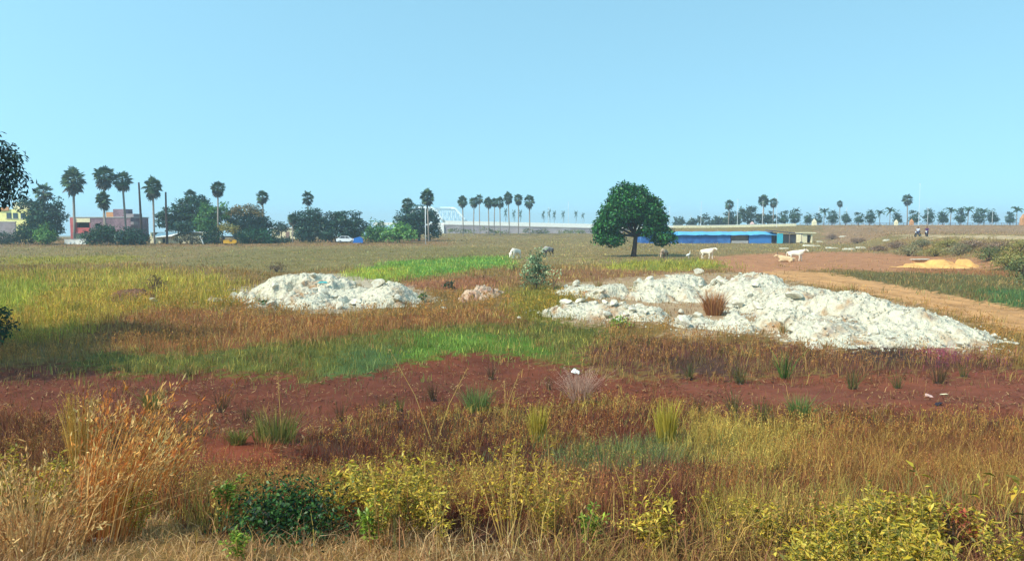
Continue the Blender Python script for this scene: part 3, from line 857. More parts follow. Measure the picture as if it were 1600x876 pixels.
def palm_proto(seed, n_live=34, n_dead=16):
    random.seed(seed)
    Q = []; C = []
    for i in range(n_live):
        t = (i + .5) / n_live
        el = R(88 - 128 * t ** .74 + random.uniform(-9, 9)); az = i * 2.39996 + random.uniform(-.25, .25)
        d = (math.cos(el) * math.cos(az), math.cos(el) * math.sin(az), math.sin(el))
        g = lin(random.choice([(54, 82, 62), (66, 96, 70), (84, 110, 80), (46, 70, 58), (112, 128, 92)]))
        fan_leaf(Q, C, (0, 0, random.uniform(-.25, .1)), d, random.uniform(.65, 1.0), random.uniform(.7, .95), g)
    o = thing('palmyra_palm', 'x', 'palm tree')
    quads('crown', np.array(Q), np.clip(np.array(C), 0, .6), M['leaf'], o)
    Q = []; C = []
    for i in range(n_dead):
        el = R(random.uniform(-72, -20)); az = i * 2.39996
        d = (math.cos(el) * math.cos(az), math.cos(el) * math.sin(az), math.sin(el))
        g = lin(random.choice([(84, 82, 74), (70, 74, 70), (104, 96, 84), (58, 64, 62)]))
        fan_leaf(Q, C, (0, 0, -.25 - random.uniform(0, .6)), d, random.uniform(.5, .95), random.uniform(.65, .85), g, 7)
    quads('dead_leaves', np.array(Q), np.clip(np.array(C), 0, .6), M['leaf'], o)
    m = MB()
    m.tube([(0, 0, -1.0), (.02, 0, -.93), (.05, .02, -.6), (.02, 0, -.3), (0, 0, 0)], [.26, .18, .155, .15, .14], 9)
    t = m.build('trunk', M['palm_bark'], o, True)
    return o


PP = [palm_proto(3, 44, 26), palm_proto(8, 38, 30), palm_proto(21, 30, 16)]
random.seed(4)
_pu = set()


def palm(px, ytop, w, pyb, d, label, k=None, group=None, lean=0.0, cat='palm tree', rscale=1.0, trunk_m=None):
    k = random.randrange(3) if k is None else k
    o = PP[k] if k not in _pu else copy_tree(PP[k])
    _pu.add(k)
    s = (w * d / F) / 3.4
    b = at(px, pyb, d); b.z = H1(b.x, b.y)
    top = at(px, ytop, d).z - 1.7 * s            # crown centre
    hh = max(1.5, (top - b.z))
    o.location = (b.x + lean, d, b.z + hh)
    o.rotation_euler = (random.uniform(-.035, .035), random.uniform(-.035, .035), random.uniform(0, 6)); o.scale = (s, s, s * random.uniform(.9, 1.12))
    for ch in o.children:
        if ch.name.split('.')[0] == 'trunk':
            ch.scale = (rscale, rscale, (hh + .4) / s)
            if trunk_m:
                ch.data = ch.data.copy()
    tag(o, label, cat, group)
    return o


GPL = 'palmyra palms along the far edge of the field'
palm(72, 282, 32, 378, 156, 'palmyra palm growing up through the dark tree by the yellow house', 2, GPL)
palm(119, 260, 40, 374, 152, 'tall palmyra palm over the red front of the brick house', 0, GPL)
palm(167, 254, 38, 376, 152, 'tallest palmyra palm, in the group of three over the brick house', 1, GPL)
palm(164, 297, 27, 376, 150, 'short palmyra palm below the tallest palm of the brick house', 0, GPL)
palm(195, 262, 34, 376, 154, 'palmyra palm at the far corner of the brick house, beside the tallest one', 1, GPL)
palm(242, 274, 33, 377, 150, 'palmyra palm standing between the two bare trunks', 0, GPL)
palm(300, 294, 23, 376, 176, 'palmyra palm top peeping over the flat-topped dark tree', 2, GPL)
palm(343, 279, 27, 378, 154, 'slender palmyra palm rising in front of the mid-green tree', 1, GPL)
palm(412, 295, 23, 377, 172, 'palmyra palm beyond the tree with the brown faded top', 2, GPL)
palm(482, 297, 21, 377, 172, 'lone thin palmyra palm over the tree by the white car', 2, GPL)
palm(458, 331, 19, 379, 160, 'short drooping grey-green palm at the edge of the tree by the car', 1, GPL)
palm(637, 305, 23, 377, 180, 'palmyra palm rising from the dark tree by the arch bridge', 1, GPL)
palm(668, 293, 27, 377, 172, 'tall palmyra palm just behind the thin white pole', 0, GPL)
GRW = 'row of palmyra palms in front of the flyover'
for i, (px, yt, w) in enumerate([(723, 304, 19), (741, 305, 18), (749, 302, 15), (763, 306, 18), (773, 307, 15), (781, 306, 17), (794, 299, 18), (810, 301, 17), (827, 303, 20)]):
    palm(px, yt, w, 368, 226 + (i * 5) % 12, f'palmyra palm in the row before the flyover, {ORD[i]} from the arch bridge', i % 3, GRW)
palm(1139, 310, 17, 353, 262, 'palmyra palm on the far road above the middle of the blue hut', 2, GPL)
palm(1192, 302, 20, 353, 262, 'taller of the twin palmyra palms behind the end of the blue hut', 0, GPL)
palm(1208, 307, 16, 353, 262, 'shorter of the twin palmyra palms behind the end of the blue hut', 1, GPL)
palm(1311, 312, 11, 352, 300, 'small distant palmyra palm above the ball-crowned avenue trees', 2, GPL)
palm(1416, 301, 19, 352, 268, 'palmyra palm towering over the avenue above the two riders', 2, GPL)

# avenue date palms and faint palms beyond the flyover: thin trunk and feather fronds
def feather_palm_proto():
    o = thing('feather_palm', 'x', 'palm tree')
    Q = []; C = []
    for i in range(15):
        az = i * 2.39996; el = R(random.uniform(5, 70))
        pts = []
        p = np.array([0, 0, 0.0]); d = np.array([math.cos(el) * math.cos(az), math.cos(el) * math.sin(az), math.sin(el)])
        s = np.array([-math.sin(az), math.cos(az), 0])
        for k in range(6):
            q = p + d * .36
            wd = .30 * math.sin(PI * (k + .7) / 6.6)
            for sg in (-1, 1):
                Q.append([p, q, q + s * sg * wd + np.array([0, 0, -.16]) + d * .1, p + s * sg * wd + np.array([0, 0, -.16]) + d * .1])
                C.append(lin(random.choice([(58, 90, 66), (74, 104, 76), (50, 76, 60)])))
            p = q; d = d + np.array([0, 0, -.26]); d /= np.linalg.norm(d)
    quads('crown', np.array(Q), np.array(C), M['leaf'], o)
    m = MB(); m.tube([(0, 0, -3.2), (.04, 0, -1.6), (0, 0, 0)], [.17, .12, .11], 7); m.build('trunk', M['palm_bark'], o, True)
    return o


FP = feather_palm_proto()
first = True
for i, (px, py, d, s) in enumerate([(1288, 332, 268, 1.0), (1375, 334, 268, .9), (1391, 331, 268, 1.0), (1486, 331, 268, 1.0), (1513, 330, 268, 1.05), (1538, 332, 268, 1.0), (1589, 330, 268, 1.05)]):
    o = FP if first else copy_tree(FP); first = False
    p = at(px, py, d); z0 = H1(p.x, p.y)
    o.location = p; o.rotation_euler = (0, 0, random.uniform(0, 6)); o.scale = (s, s, max(.6, (p.z - z0) / 3.1))
    tag(o, f'feathery young palm between the avenue trees, {ORD[i]} from the blue hut', 'palm tree', 'feathery palms between the avenue trees')
for i, (px, py) in enumerate([(790, 335), (803, 337), (813, 337), (849, 338), (858, 336), (866, 338), (880, 337), (900, 336), (911, 338)]):
    o = copy_tree(FP)
    p = at(px, py + 1.5, 560); z0 = H1(p.x, p.y)
    s = .7; o.location = p; o.rotation_euler = (0, 0, random.uniform(0, 6)); o.scale = (s, s, (p.z - z0 + .2) / 3.2)
    tag(o, f'faint palm head showing above the flyover parapet, {ORD[i]} from the arch bridge', 'palm tree', 'faint palms beyond the flyover')

# bare palm trunks
for px, yt, d, lb, ln in ((221, 285, 148, 'tall bare dark trunk beside the brick house', .1), (261, 300, 150, 'slightly leaning bare trunk before the flat-topped tree', .5)):
    b = at(px, 378, d); b.z = H1(b.x, b.y); t = at(px, yt, d)
    m = MB(); hh = t.z - b.z
    m.tube([(0, 0, -.2), (.08, 0, hh * .3), (.02, 0, hh * .65), (ln * .4 - .1, 0, hh)], [.30, .23, .2, .16], 9)
    o = m.build('bare_trunk', M['bark_dark'], None, True); o.location = b
    tag(o, lb, 'tree trunk', 'bare palm trunks')

# ------------------------------------------------------------------ near tree at the picture's edge
def edge_tree():
    b = Vector((-21.6, 25.5, 0)); b.z = H1(b.x, b.y)
    o = thing('mango_tree', 'dark tree with drooping leaves reaching in at the picture edge', 'tree', b)
    lobes = [(-.3, 0, 6.8, 2.5, 2.8, 1.8), (-2.5, 0, 5.5, 2.2, 2.2, 1.6), (-.6, 1.8, 5.6, 2.0, 1.6, 1.0), (1.2, -1.8, 4.7, 2.0, 1.6, 1.0), (3.4, -5.6, 5.0, 2.0, 2.2, .9), (1.0, -4.6, 5.6, 2.4, 2.2, 1.2)]
    Q, C = crown_quads(lobes, 26000, .25, [(34, 52, 52), (44, 66, 56), (30, 44, 50), (66, 86, 64)], .5, .3, 22, .36, 1.4)
    tips = [(3.5, 0, 6.9, .9, .9, .45), (4.1, .1, 6.15, .65, .8, .4), (3.9, -.1, 5.6, .8, .8, .32), (3.1, 0, 6.2, .8, .9, .5), (3.0, .2, 7.4, .7, .8, .4), (3.3, 0, 5.3, .7, .7, .25)]
    Q2, C2 = crown_quads(tips, 3000, .22, [(34, 52, 52), (44, 66, 56), (30, 44, 50), (66, 86, 64)], .42, .15, 26, .36, 1.6)
    Q = np.concatenate([Q, Q2]); C = np.concatenate([C, C2])
    quads('crown', Q, C, M['leaf'], o)
    m = MB()
    m.tube([(0, 0, -.3), (.1, 0, 1.2), (.3, 0, 3.4)], [.42, .32, .27], 9)
    for l in lobes:
        m.tube([(.3, 0, 3.3), (l[0] * .5, l[1] * .5, 4.2 + .3 * (l[2] - 4.2)), (l[0], l[1], l[2])], [.17, .1, .03], 6)
    for l in tips:
        m.tube([(1.5, 0, 5.0), (l[0] * .7, l[1], l[2] * .95), (l[0] + .4, l[1], l[2])], [.07, .045, .012], 5)
    m.build('trunk', M['bark_dark'], o, True)


edge_tree()

# ------------------------------------------------------------------ rocks and rubble
def rock_mesh(seed, sub=2, flat=.7):
    r = np.random.default_rng(seed)
    bm = bmesh.new(); bmesh.ops.create_icosphere(bm, subdivisions=sub, radius=1.0)
    pl = r.normal(0, 1, (11, 3)); pl /= np.linalg.norm(pl, axis=1)[:, None]; dd = r.uniform(.32, .8, 11)
    sx, sy = r.uniform(.75, 1.3, 2)
    for v in bm.verts:
        c = np.array(v.co)
        for _ in range(2):
            for p, q in zip(pl, dd):
                k = c @ p - q
                if k > 0:
                    c = c - p * k * .95
        v.co = c * np.array([sx, sy, flat]) * (1 + r.normal(0, .02))
    return bm


RM = []
for k in range(7):
    bm = rock_mesh(60 + k, 2, [.4, .6, .75, .5, .65, .32, .8][k])
    me = bpy.data.meshes.new('stone'); bm.to_mesh(me); bm.free(); me.materials.append(M['rock']); RM.append(me)


def heap_h(x, y, bumps):
    z = np.zeros(x.shape)
    for (cx, cy, rx, ry, rot, h) in bumps:
        c, s = math.cos(rot), math.sin(rot)
        u = ((x - cx) * c + (y - cy) * s) / rx; v = (-(x - cx) * s + (y - cy) * c) / ry
        r = np.sqrt(u * u + v * v)
        r = r * (1 + .8 * (fbm(x / 1.3 + cx, y / 1.3, 4) - .5))
        q = np.clip(1 - r - 2.2 * np.maximum(0, .46 - fbm(x / 1.5 + 30, y / 1.9 + 8, 3)), 0, 1)
        z = np.maximum(z, h * (1 - (1 - q) ** 1.7) * (q > 0) + 0 * z) if False else np.maximum(z, h * sm(0, .85, q))
    return z


def G(px, py):
    p = gp(px, py); return p.x, p.y


# footprints: (centre on the ground, radii, rotation, height)
HEAP_A = [(-12.6, 45.0, 4.8, 4.4, .1, 1.3), (-9.4, 43.5, 3.4, 3.2, -.2, .6), (-6.9, 41.2, 2.4, 2.6, 0, 1.05), (-10.4, 40.0, 4.0, 2.8, 0, .55), (-14.6, 44.5, 2.6, 2.4, 0, .6)]
HEAP_B = [(13.6, 42.0, 3.4, 5.0, .1, 1.55), (14.2, 36.6, 3.6, 3.6, -.5, 1.25), (15.2, 32.6, 3.4, 3.6, -.6, 1.3), (16.0, 29.6, 3.2, 3.0, -.5, .95), (11.2, 31.4, 3.4, 3.0, .2, .8),
          (16.6, 27.6, 2.6, 2.2, -.3, .55), (12.6, 29.0, 3.2, 2.6, 0, .65), (14.6, 27.4, 3.4, 1.8, 0, .4)]
HEAP_C = [(9.0, 44.5, 3.6, 4.6, .2, 1.0), (11.0, 47.5, 2.6, 3.0, .3, 1.15), (6.4, 45.0, 3.0, 2.6, 0, .65), (4.6, 47, 2.2, 2.2, 0, .5)]
HEAP_D = [(4.8, 35.0, 2.4, 2.2, 0, .6), (3.4, 36.0, 2.2, 2.0, 0, .5), (6.2, 34.2, 1.8, 1.8, 0, .5), (8.2, 32.4, 1.8, 1.6, 0, .35)]


def rubble_mat(name, c1, c2, c3):
    m, nt = newmat(name); N = nt.nodes; L = nt.links
    out = N.new('ShaderNodeOutputMaterial'); b = N.new('ShaderNodeBsdfPrincipled'); b.inputs['Roughness'].default_value = .95; b.inputs['Specular IOR Level'].default_value = .1
    tc = N.new('ShaderNodeTexCoord')
    n1 = N.new('ShaderNodeTexNoise'); n1.inputs['Scale'].default_value = .8; n1.inputs['Detail'].default_value = 6
    n2 = N.new('ShaderNodeTexVoronoi'); n2.inputs['Scale'].default_value = 5.5
    n3 = N.new('ShaderNodeTexNoise'); n3.inputs['Scale'].default_value = 14; n3.inputs['Detail'].default_value = 8
    for n in (n1, n2, n3): L.new(tc.outputs['Object'], n.inputs['Vector'])
    cr = N.new('ShaderNodeValToRGB'); e = cr.color_ramp.elements
    e[0].position = .36; e[0].color = L4(c2); e[1].position = .48; e[1].color = L4(c1)
    L.new(n1.outputs['Fac'], cr.inputs[0])
    mx = N.new('ShaderNodeMix'); mx.data_type = 'RGBA'; mx.inputs[7].default_value = L4(c3)
    sep = N.new('ShaderNodeSeparateColor'); L.new(n2.outputs['Color'], sep.inputs[0])
    mr = N.new('ShaderNodeMapRange'); mr.inputs[1].default_value = .55; mr.inputs[2].default_value = 1.0; mr.inputs[4].default_value = .6
    L.new(sep.outputs[0], mr.inputs[0]); L.new(mr.outputs[0], mx.inputs[0]); L.new(cr.outputs[0], mx.inputs[6])
    L.new(mx.outputs[2], b.inputs['Base Color'])
    bp = N.new('ShaderNodeBump'); bp.inputs['Strength'].default_value = .9; bp.inputs['Distance'].default_value = .08
    ad = N.new('ShaderNodeMath'); L.new(n3.outputs['Fac'], ad.inputs[0]); L.new(n2.outputs['Distance'], ad.inputs[1])
    L.new(ad.outputs[0], bp.inputs['Height']); L.new(bp.outputs[0], b.inputs['Normal'])
    L.new(b.outputs[0], out.inputs[0])
    return m


M['rubble'] = rubble_mat('rubble_surface', (206, 198, 174), (168, 134, 100), (150, 142, 134))
M['rubble_tan'] = rubble_mat('rubble_tan_surface', (200, 172, 146), (176, 130, 106), (150, 112, 98))


def heap(name, label, bumps, m, rough=.16, group=None):
    xs = [b[0] - max(b[2], b[3]) * 1.25 for b in bumps] + [b[0] + max(b[2], b[3]) * 1.25 for b in bumps]
    ys = [b[1] - max(b[2], b[3]) * 1.25 for b in bumps] + [b[1] + max(b[2], b[3]) * 1.25 for b in bumps]
    st = .085 if max(xs) - min(xs) > 5 else .06
    X, Y = np.meshgrid(np.arange(min(xs), max(xs), st), np.arange(min(ys), max(ys), st))
    x = X.ravel(); y = Y.ravel()
    h = heap_h(x, y, bumps)
    a = np.clip(h / .25, 0, 1)
    # stones of many sizes set in the slope: cells of random height
    rel = 0
    for sz, am in ((.46, .17), (.22, .14), (.12, .08)):
        jx = x / sz + 1.2 * vn(x / sz * 1.3, y / sz * 1.3); jy = y / sz + 1.2 * vn(x / sz * 1.3 + 40, y / sz * 1.3)
        rel = rel + am * _T[np.floor(jx).astype(int) & 255, np.floor(jy).astype(int) & 255]
    z = hgt(x, y) - .06 + h + (rel - .15) * a * (rough / .16) * np.clip(.35 + 1.4 * (fbm(x / 2.2, y / 2.2 + 8, 2) - .25), .15, 1.2) + .25 * (fbm(x / 1.1, y / 1.1, 3) - .5) * a
    ny, nx = X.shape
    i = np.arange(ny - 1)[:, None] * nx + np.arange(nx - 1)[None, :]
    q = np.stack([i, i + 1, i + nx + 1, i + nx], -1).reshape(-1, 4)
    q = q[(h[q] > .02).any(1)]
    u, inv = np.unique(q, return_inverse=True)
    V = np.stack([x, y, z], 1)[u]
    o0 = np.array([np.mean(xs), np.mean(ys), 0])
    o = np_mesh(name, V - o0, np.full(len(q), 4), inv.reshape(-1), None, m)
    o.location = o0
    tag(o, label, 'rubble heap', group)

    def surf(px_, py_):
        return hgt(px_, py_) + heap_h(px_, py_, bumps)
    return surf, (min(xs), max(xs), min(ys), max(ys))


def small_stones(name, label, areas, n, smin, smax, m):
    """many small stones as one loose mass"""
    bm = rock_mesh(5, 1, .7)
    bv = np.array([v.co[:] for v in bm.verts]); bf = np.array([[v.index for v in f.verts] for f in bm.faces]); bm.free()
    VV = []; FF = []; o = 0
    for bumps, (x0, x1, y0, y1), k in areas:
        x = rng.uniform(x0, x1, k * 4); y = rng.uniform(y0, y1, k * 4)
        h = heap_h(x, y, bumps)
        ok = (h > .01) & (rng.random(k * 4) < (.25 + fbm(x / 1.5 + 4, y / 1.5, 2)))
        # a few strays around the foot
        x = x[ok][:k]; y = y[ok][:k]; h = h[ok][:k]
        x = x + rng.normal(0, .4, len(x)); y = y + rng.normal(0, .7, len(y)); h = heap_h(x, y, bumps)
        z = hgt(x, y) + h
        for i in range(len(x)):
            s = smin + (smax - smin) * rng.random() ** 2.2
            a = rng.uniform(0, 6.28); c_, s_ = math.cos(a), math.sin(a)
            rot = np.array([[c_, -s_, 0], [s_, c_, 0], [0, 0, 1]])
            VV.append((bv * rng.uniform(.7, 1.3, 3) * s) @ rot.T + np.array([x[i], y[i], z[i] + s * .25])); FF.append(bf + o); o += len(bv)
    V = np.concatenate(VV); Fq = np.concatenate(FF)
    ob = np_mesh(name, V, np.full(len(Fq), 3), Fq.ravel(), None, m)
    return tag(ob, label, 'rubble', kind='stuff')


def stones(bumps, box, n, smin, smax, label, group):
    x0, x1, y0, y1 = box
    k = 0
    for _ in range(n * 60):
        if k >= n:
            break
        x = random.uniform(x0, x1); y = random.uniform(y0, y1)
        h = float(heap_h(np.array([x]), np.array([y]), bumps)[0])
        if h < .02:
            continue
        if random.random() > .35 + 1.2 * (float(vn(x / 1.8, y / 1.8)) - .2):
            continue
        s = smin + (smax - smin) * random.random() ** 3.2
        o = bpy.data.objects.new('stone', random.choice(RM)); COL.objects.link(o)
        o.location = (x, y, H1(x, y) + h + s * .25)
        o.rotation_euler = (random.uniform(-.5, .5), random.uniform(-.5, .5), random.uniform(0, 6.3)); o.scale = (s, s * random.uniform(.8, 1.2), s)
        tag(o, label, 'stone', group); k += 1


_, bxA = heap('rubble_heap', 'white rubble heap with a twin hump, beside the bright green grass patch', HEAP_A, M['rubble'])
_, bxB = heap('rubble_heap', 'longest white rubble heap, tapering along the dirt track', HEAP_B, M['rubble'])
_, bxC = heap('rubble_heap', 'low white and pink rubble heap behind the orange dry tuft', HEAP_C, M['rubble'])
_, bxD = heap('rubble_heap', 'flat scatter of white rubble nearest the green grass band', HEAP_D, M['rubble'])
stones(HEAP_A, bxA, 75, .07, .46, 'broken white stone lying on the twin-humped rubble heap', 'stones on the twin-humped rubble heap')
stones(HEAP_B, bxB, 110, .07, .46, 'broken white stone lying on the longest rubble heap by the track', 'stones on the longest rubble heap')
stones(HEAP_C, bxC, 50, .07, .46, 'broken white stone lying on the low heap behind the dry tuft', 'stones on the low rubble heap')
stones(HEAP_D, bxD, 45, .07, .46, 'broken white stone in the flat scatter nearest the green band', 'stones of the flat scatter')
small_stones('rubble', 'small broken white stones strewn over all the rubble heaps', [(HEAP_A, bxA, 2600), (HEAP_B, bxB, 4200), (HEAP_C, bxC, 1300), (HEAP_D, bxD, 1000)], 0, .018, .085, M['rock'])
# single boulders one can point at
for px, py, s, lb in ((1109, 513, .30, 'rounded white boulder lying alone before the long rubble heap'), (1012, 492, .42, 'biggest pale boulder at the end of the flat scatter'), (1063, 490, .24, 'white boulder standing in the gap between two rubble heaps'),
                      (1090, 428, .5, 'pale boulder crowning the low heap behind the dry tuft'), (392, 477, .3, 'white stone lying apart at the foot of the twin-humped heap'), (692, 482, .18, 'small white stone between the twin-humped heap and the brown debris'),
                      (810, 497, .16, 'small white stone in olive grass before the sapling'), (240, 470, .3, 'white stone at the edge of the dark earth mound'), (1275, 545, .4, 'large white stone at the foot of the long heap nearest the mud')):
    p = gp(px, py)
    o = bpy.data.objects.new('boulder', RM[(px + py) % 7]); COL.objects.link(o)
    o.location = (p.x, p.y, p.z + s * .35); o.rotation_euler = (.2, .1, px); o.scale = (s, s, s)
    tag(o, lb, 'boulder')
# pale slabs and debris further back
for px, py, w, lb in ((1262, 384.5, 4.6, 'long low strip of pale debris in front of the white hut'), (1225, 388.5, 1.4, 'short pale slab lying before the teal door'), (1325, 390, 1.6, 'pale stone slab on brown ground beyond the two cows'),
                      (1345, 388, 1.6, 'white stone slab next to another, beyond the two cows'), (1300, 388, 2.0, 'low pale slab on the ground near the white hut'), (1280, 378, 1.8, 'pale slab on the ground just beside the white hut'),
                      (1385, 376, 1.2, 'pale block on the brush slope towards the riders'), (1316, 370, 2.4, 'square pale block on the brush slope behind the white hut')):
    p = gp(px, py)
    m = MB()
    for k in range(5):
        m.box((random.uniform(-.5, .5) * w * .7, random.uniform(-.3, .3), -.05), (w * random.uniform(.3, .6), random.uniform(.4, .9), random.uniform(.14, .34)), random.uniform(-.2, .2), .85)
    o = m.build('debris_slab', M['rock'] if k % 2 == 0 else M['cream']); o.location = p
    tag(o, lb, 'debris')
# brown earth/debris mounds
_, bx = heap('debris_heap', 'heap of brown and pink debris between the white heap and the sapling', [(*G(760, 462), 1.3, 1.5, 0, .5), (*G(740, 468), 1.3, 1.2, 0, .32), (*G(722, 472), .8, .9, 0, .2), (*G(776, 458), .7, .9, 0, .35)], M['rubble_tan'], .34)
M['earth'] = rubble_mat('earth_mound', (128, 92, 66), (104, 70, 54), (88, 60, 50))
_, bx2 = heap('earth_mound', 'low dark earth mound in the yellow grass', [(*G(205, 466), 1.9, 2.2, 0, .5), (*G(225, 464), 1.2, 1.6, 0, .35)], M['earth'], .18)
# sand
sx, sy = G(1492, 419)
_, bx3 = heap('sand_heap', 'long heap of yellow sand at the foot of the bushy bank', [(sx - .4, sy + 2.2, 2.4, 2.0, 0, .8), (sx + 2.2, sy + 2.6, 1.8, 1.7, 0, .8), (sx + .9, sy + 2.4, 2.4, 1.5, 0, .55), (sx - 2.2, sy + 2.2, 2.4, 1.6, 0, .5), (sx - .2, sy + .8, 4.2, 1.8, 0, .32), (sx - 3.6, sy + 1.4, 2.6, 1.4, 0, .25)], M['sand'], .05)
# brick stack beside the sand
p = gp(1437, 414)
o = thing('brick_stack', 'low stack of pale bricks beside the sand heap', 'brick stack', p, .1)
m = MB()
for r_ in range(4):
    for k in range(6):
        m.box((-.66 + k * .26 + (.06 if r_ % 2 else 0), 0, r_ * .14), (.24, .5, .13))
m.build('bricks', M['orange'], o); mm = MB(); mm.box((0, 0, .57), (1.8, .75, .07), .05); mm.build('cover_sheet', M['rock'], o)

# ------------------------------------------------------------------ buildings
def house_front(o, m_name, x0, x1, z0, z1, y, material, th=.25, holes=()):
    """front wall facing -y, with real openings: strips around each hole"""
    m = MB()
    xs = sorted({x0, x1, *[h[0] for h in holes], *[h[1] for h in holes]}); zs = sorted({z0, z1, *[h[2] for h in holes], *[h[3] for h in holes]})
    for a, b in zip(xs[:-1], xs[1:]):
        for c, d in zip(zs[:-1], zs[1:]):
            cx, cz = (a + b) / 2, (c + d) / 2
            if any(h[0] < cx < h[1] and h[2] < cz < h[3] for h in holes):
                continue
            m.box((cx, y + th / 2, c), (b - a, th, d - c))
    return m.build(m_name, material, o)


def brick_house():
    d = 172.0
    L_ = at(112, 374, d); o = thing('brick_house', 'two-storey half-built brick house with a red front', 'house', (L_.x, d, H1(L_.x, d)))
    k = d / F
    W1 = (142 - 112) * k; W2 = (205 - 112) * k
    hz = lambda y_: CAMZ - (y_ - 347) * k - o.location.z
    z1 = hz(341); z2 = hz(330)
    house_front(o, 'front_wall', 0, W1, 0, z1 - .95, 0, M['red_wall'], .25, [(1.3, W1 - .15, 3.2, z1 - .95), (W1 - 1.6, W1 - .6, .8, 2.4)])
    m = MB(); m.box((W1 / 2 + .6, .15, z1 - .945), (W1 - 1.15, .5, .94)); m.build('balcony_parapet', M['cream'], o)
    m = MB(); m.box((.55, -.1, 0), (1.1, .5, z1 + .1)); m.build('corner_pillar', M['red_wall'], o)
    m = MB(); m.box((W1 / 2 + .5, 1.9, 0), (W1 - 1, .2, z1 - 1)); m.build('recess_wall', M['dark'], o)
    house_front(o, 'side_wall', W1 + .005, W2, 0, z1, 0, M['brick'], .25, [(W1 + 4.6, W1 + 5.7, .6, 2.9), (W1 + 1.2, W1 + 2.3, 3.0, 4.2)])
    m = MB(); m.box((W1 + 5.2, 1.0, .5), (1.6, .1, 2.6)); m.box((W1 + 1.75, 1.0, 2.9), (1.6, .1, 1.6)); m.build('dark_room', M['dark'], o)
    m = MB(); m.box((W2 / 2, 4.2, z1 + .105), (W2 + .3, 8.6, .2)); m.build('roof', M['concrete'], o)
    m = MB(); m.box((W2 / 2, 8.3, 0), (W2, .3, z1 + .1)); m.box((.15, 4.2, 0), (.3, 7.7, z1 + .1)); m.box((W2 - .15, 4.2, 0), (.3, 7.7, z1 + .1)); m.build('back_walls', M['brick'], o)
    m = MB(); xa = (173 - 112) * k; xb = (190 - 112) * k; m.box(((xa + xb) / 2, 3.5, z1 + .31), (xb - xa, 4, z2 - z1 + .2)); m.build('stair_tower', M['brick'], o)
    m = MB(); xa = (160 - 112) * k; xb = (172 - 112) * k; m.box(((xa + xb) / 2, 3.5, z1 + .31), (xb - xa, 3, z2 - z1 - .5)); m.build('roof_room', M['orange'], o)
    m = MB(); xa = (191 - 112) * k; m.box(((xa + W2) / 2, 3.5, z1 + .31), (W2 - xa, 4, z2 - z1 - .9)); m.build('upper_room', M['grey_wall'], o)
    m = MB(); m.box((W2 + .35, 1, z1 * .72), (.7, 2, .7)); m.build('side_box', M['grey_wall'], o)


def yellow_house():
    d = 178.0; k = d / F
    L_ = at(-40, 376, d); o = thing('yellow_house', 'pale yellow house with a stepped roof above a grey wall', 'house', (L_.x, d, H1(L_.x, d)))
    X = lambda px: (px + 40) * k
    hz = lambda y_: CAMZ - (y_ - 347) * k - o.location.z
    m = MB(); m.box((X(2), 4, 0), (X(44), 7, hz(327))); m.build('main_block', M['yellow_wall'], o)
    m = MB(); m.box((X(32), 3, hz(327) + .01), (X(-18) - X(-40) + .5, 4, hz(318) - hz(327))); m.build('stair_tower', M['cream'], o)
    m = MB(); m.box((X(32), 3, hz(318) + .02), (4.2, 4.6, .25)); m.build('tower_cap', M['cream'], o)
    m = MB(); m.box((X(7), .3, hz(329)), (X(-24) - X(-40), .3, .9)); m.build('parapet', M['orange'], o)
    for q in (14, 24, 36):
        m = MB(); m.box((X(q), .45, hz(341)), (1.1, .12, 1.3)); f = m.build('window', M['glass'], o)
        m = MB(); m.box((X(q), .42, hz(341) - .12), (1.4, .2, .11)); m.build('sill', M['concrete'], f)
    w = thing('boundary_wall', 'long grey boundary wall before the yellow house', 'wall', (at(-40, 378, 166).x, 166, 0))
    m = MB(); m.box(((at(26, 378, 166).x - at(-40, 378, 166).x) / 2, 0, -.1), (at(26, 378, 166).x - at(-40, 378, 166).x, .3, 4.6)); m.build('wall_face', M['grey_wall'], w)
    m = MB(); m.box(((at(26, 378, 166).x - at(-40, 378, 166).x) / 2, 0, 4.505), (at(26, 378, 166).x - at(-40, 378, 166).x + .2, .45, .15)); m.build('coping', M['concrete'], w)


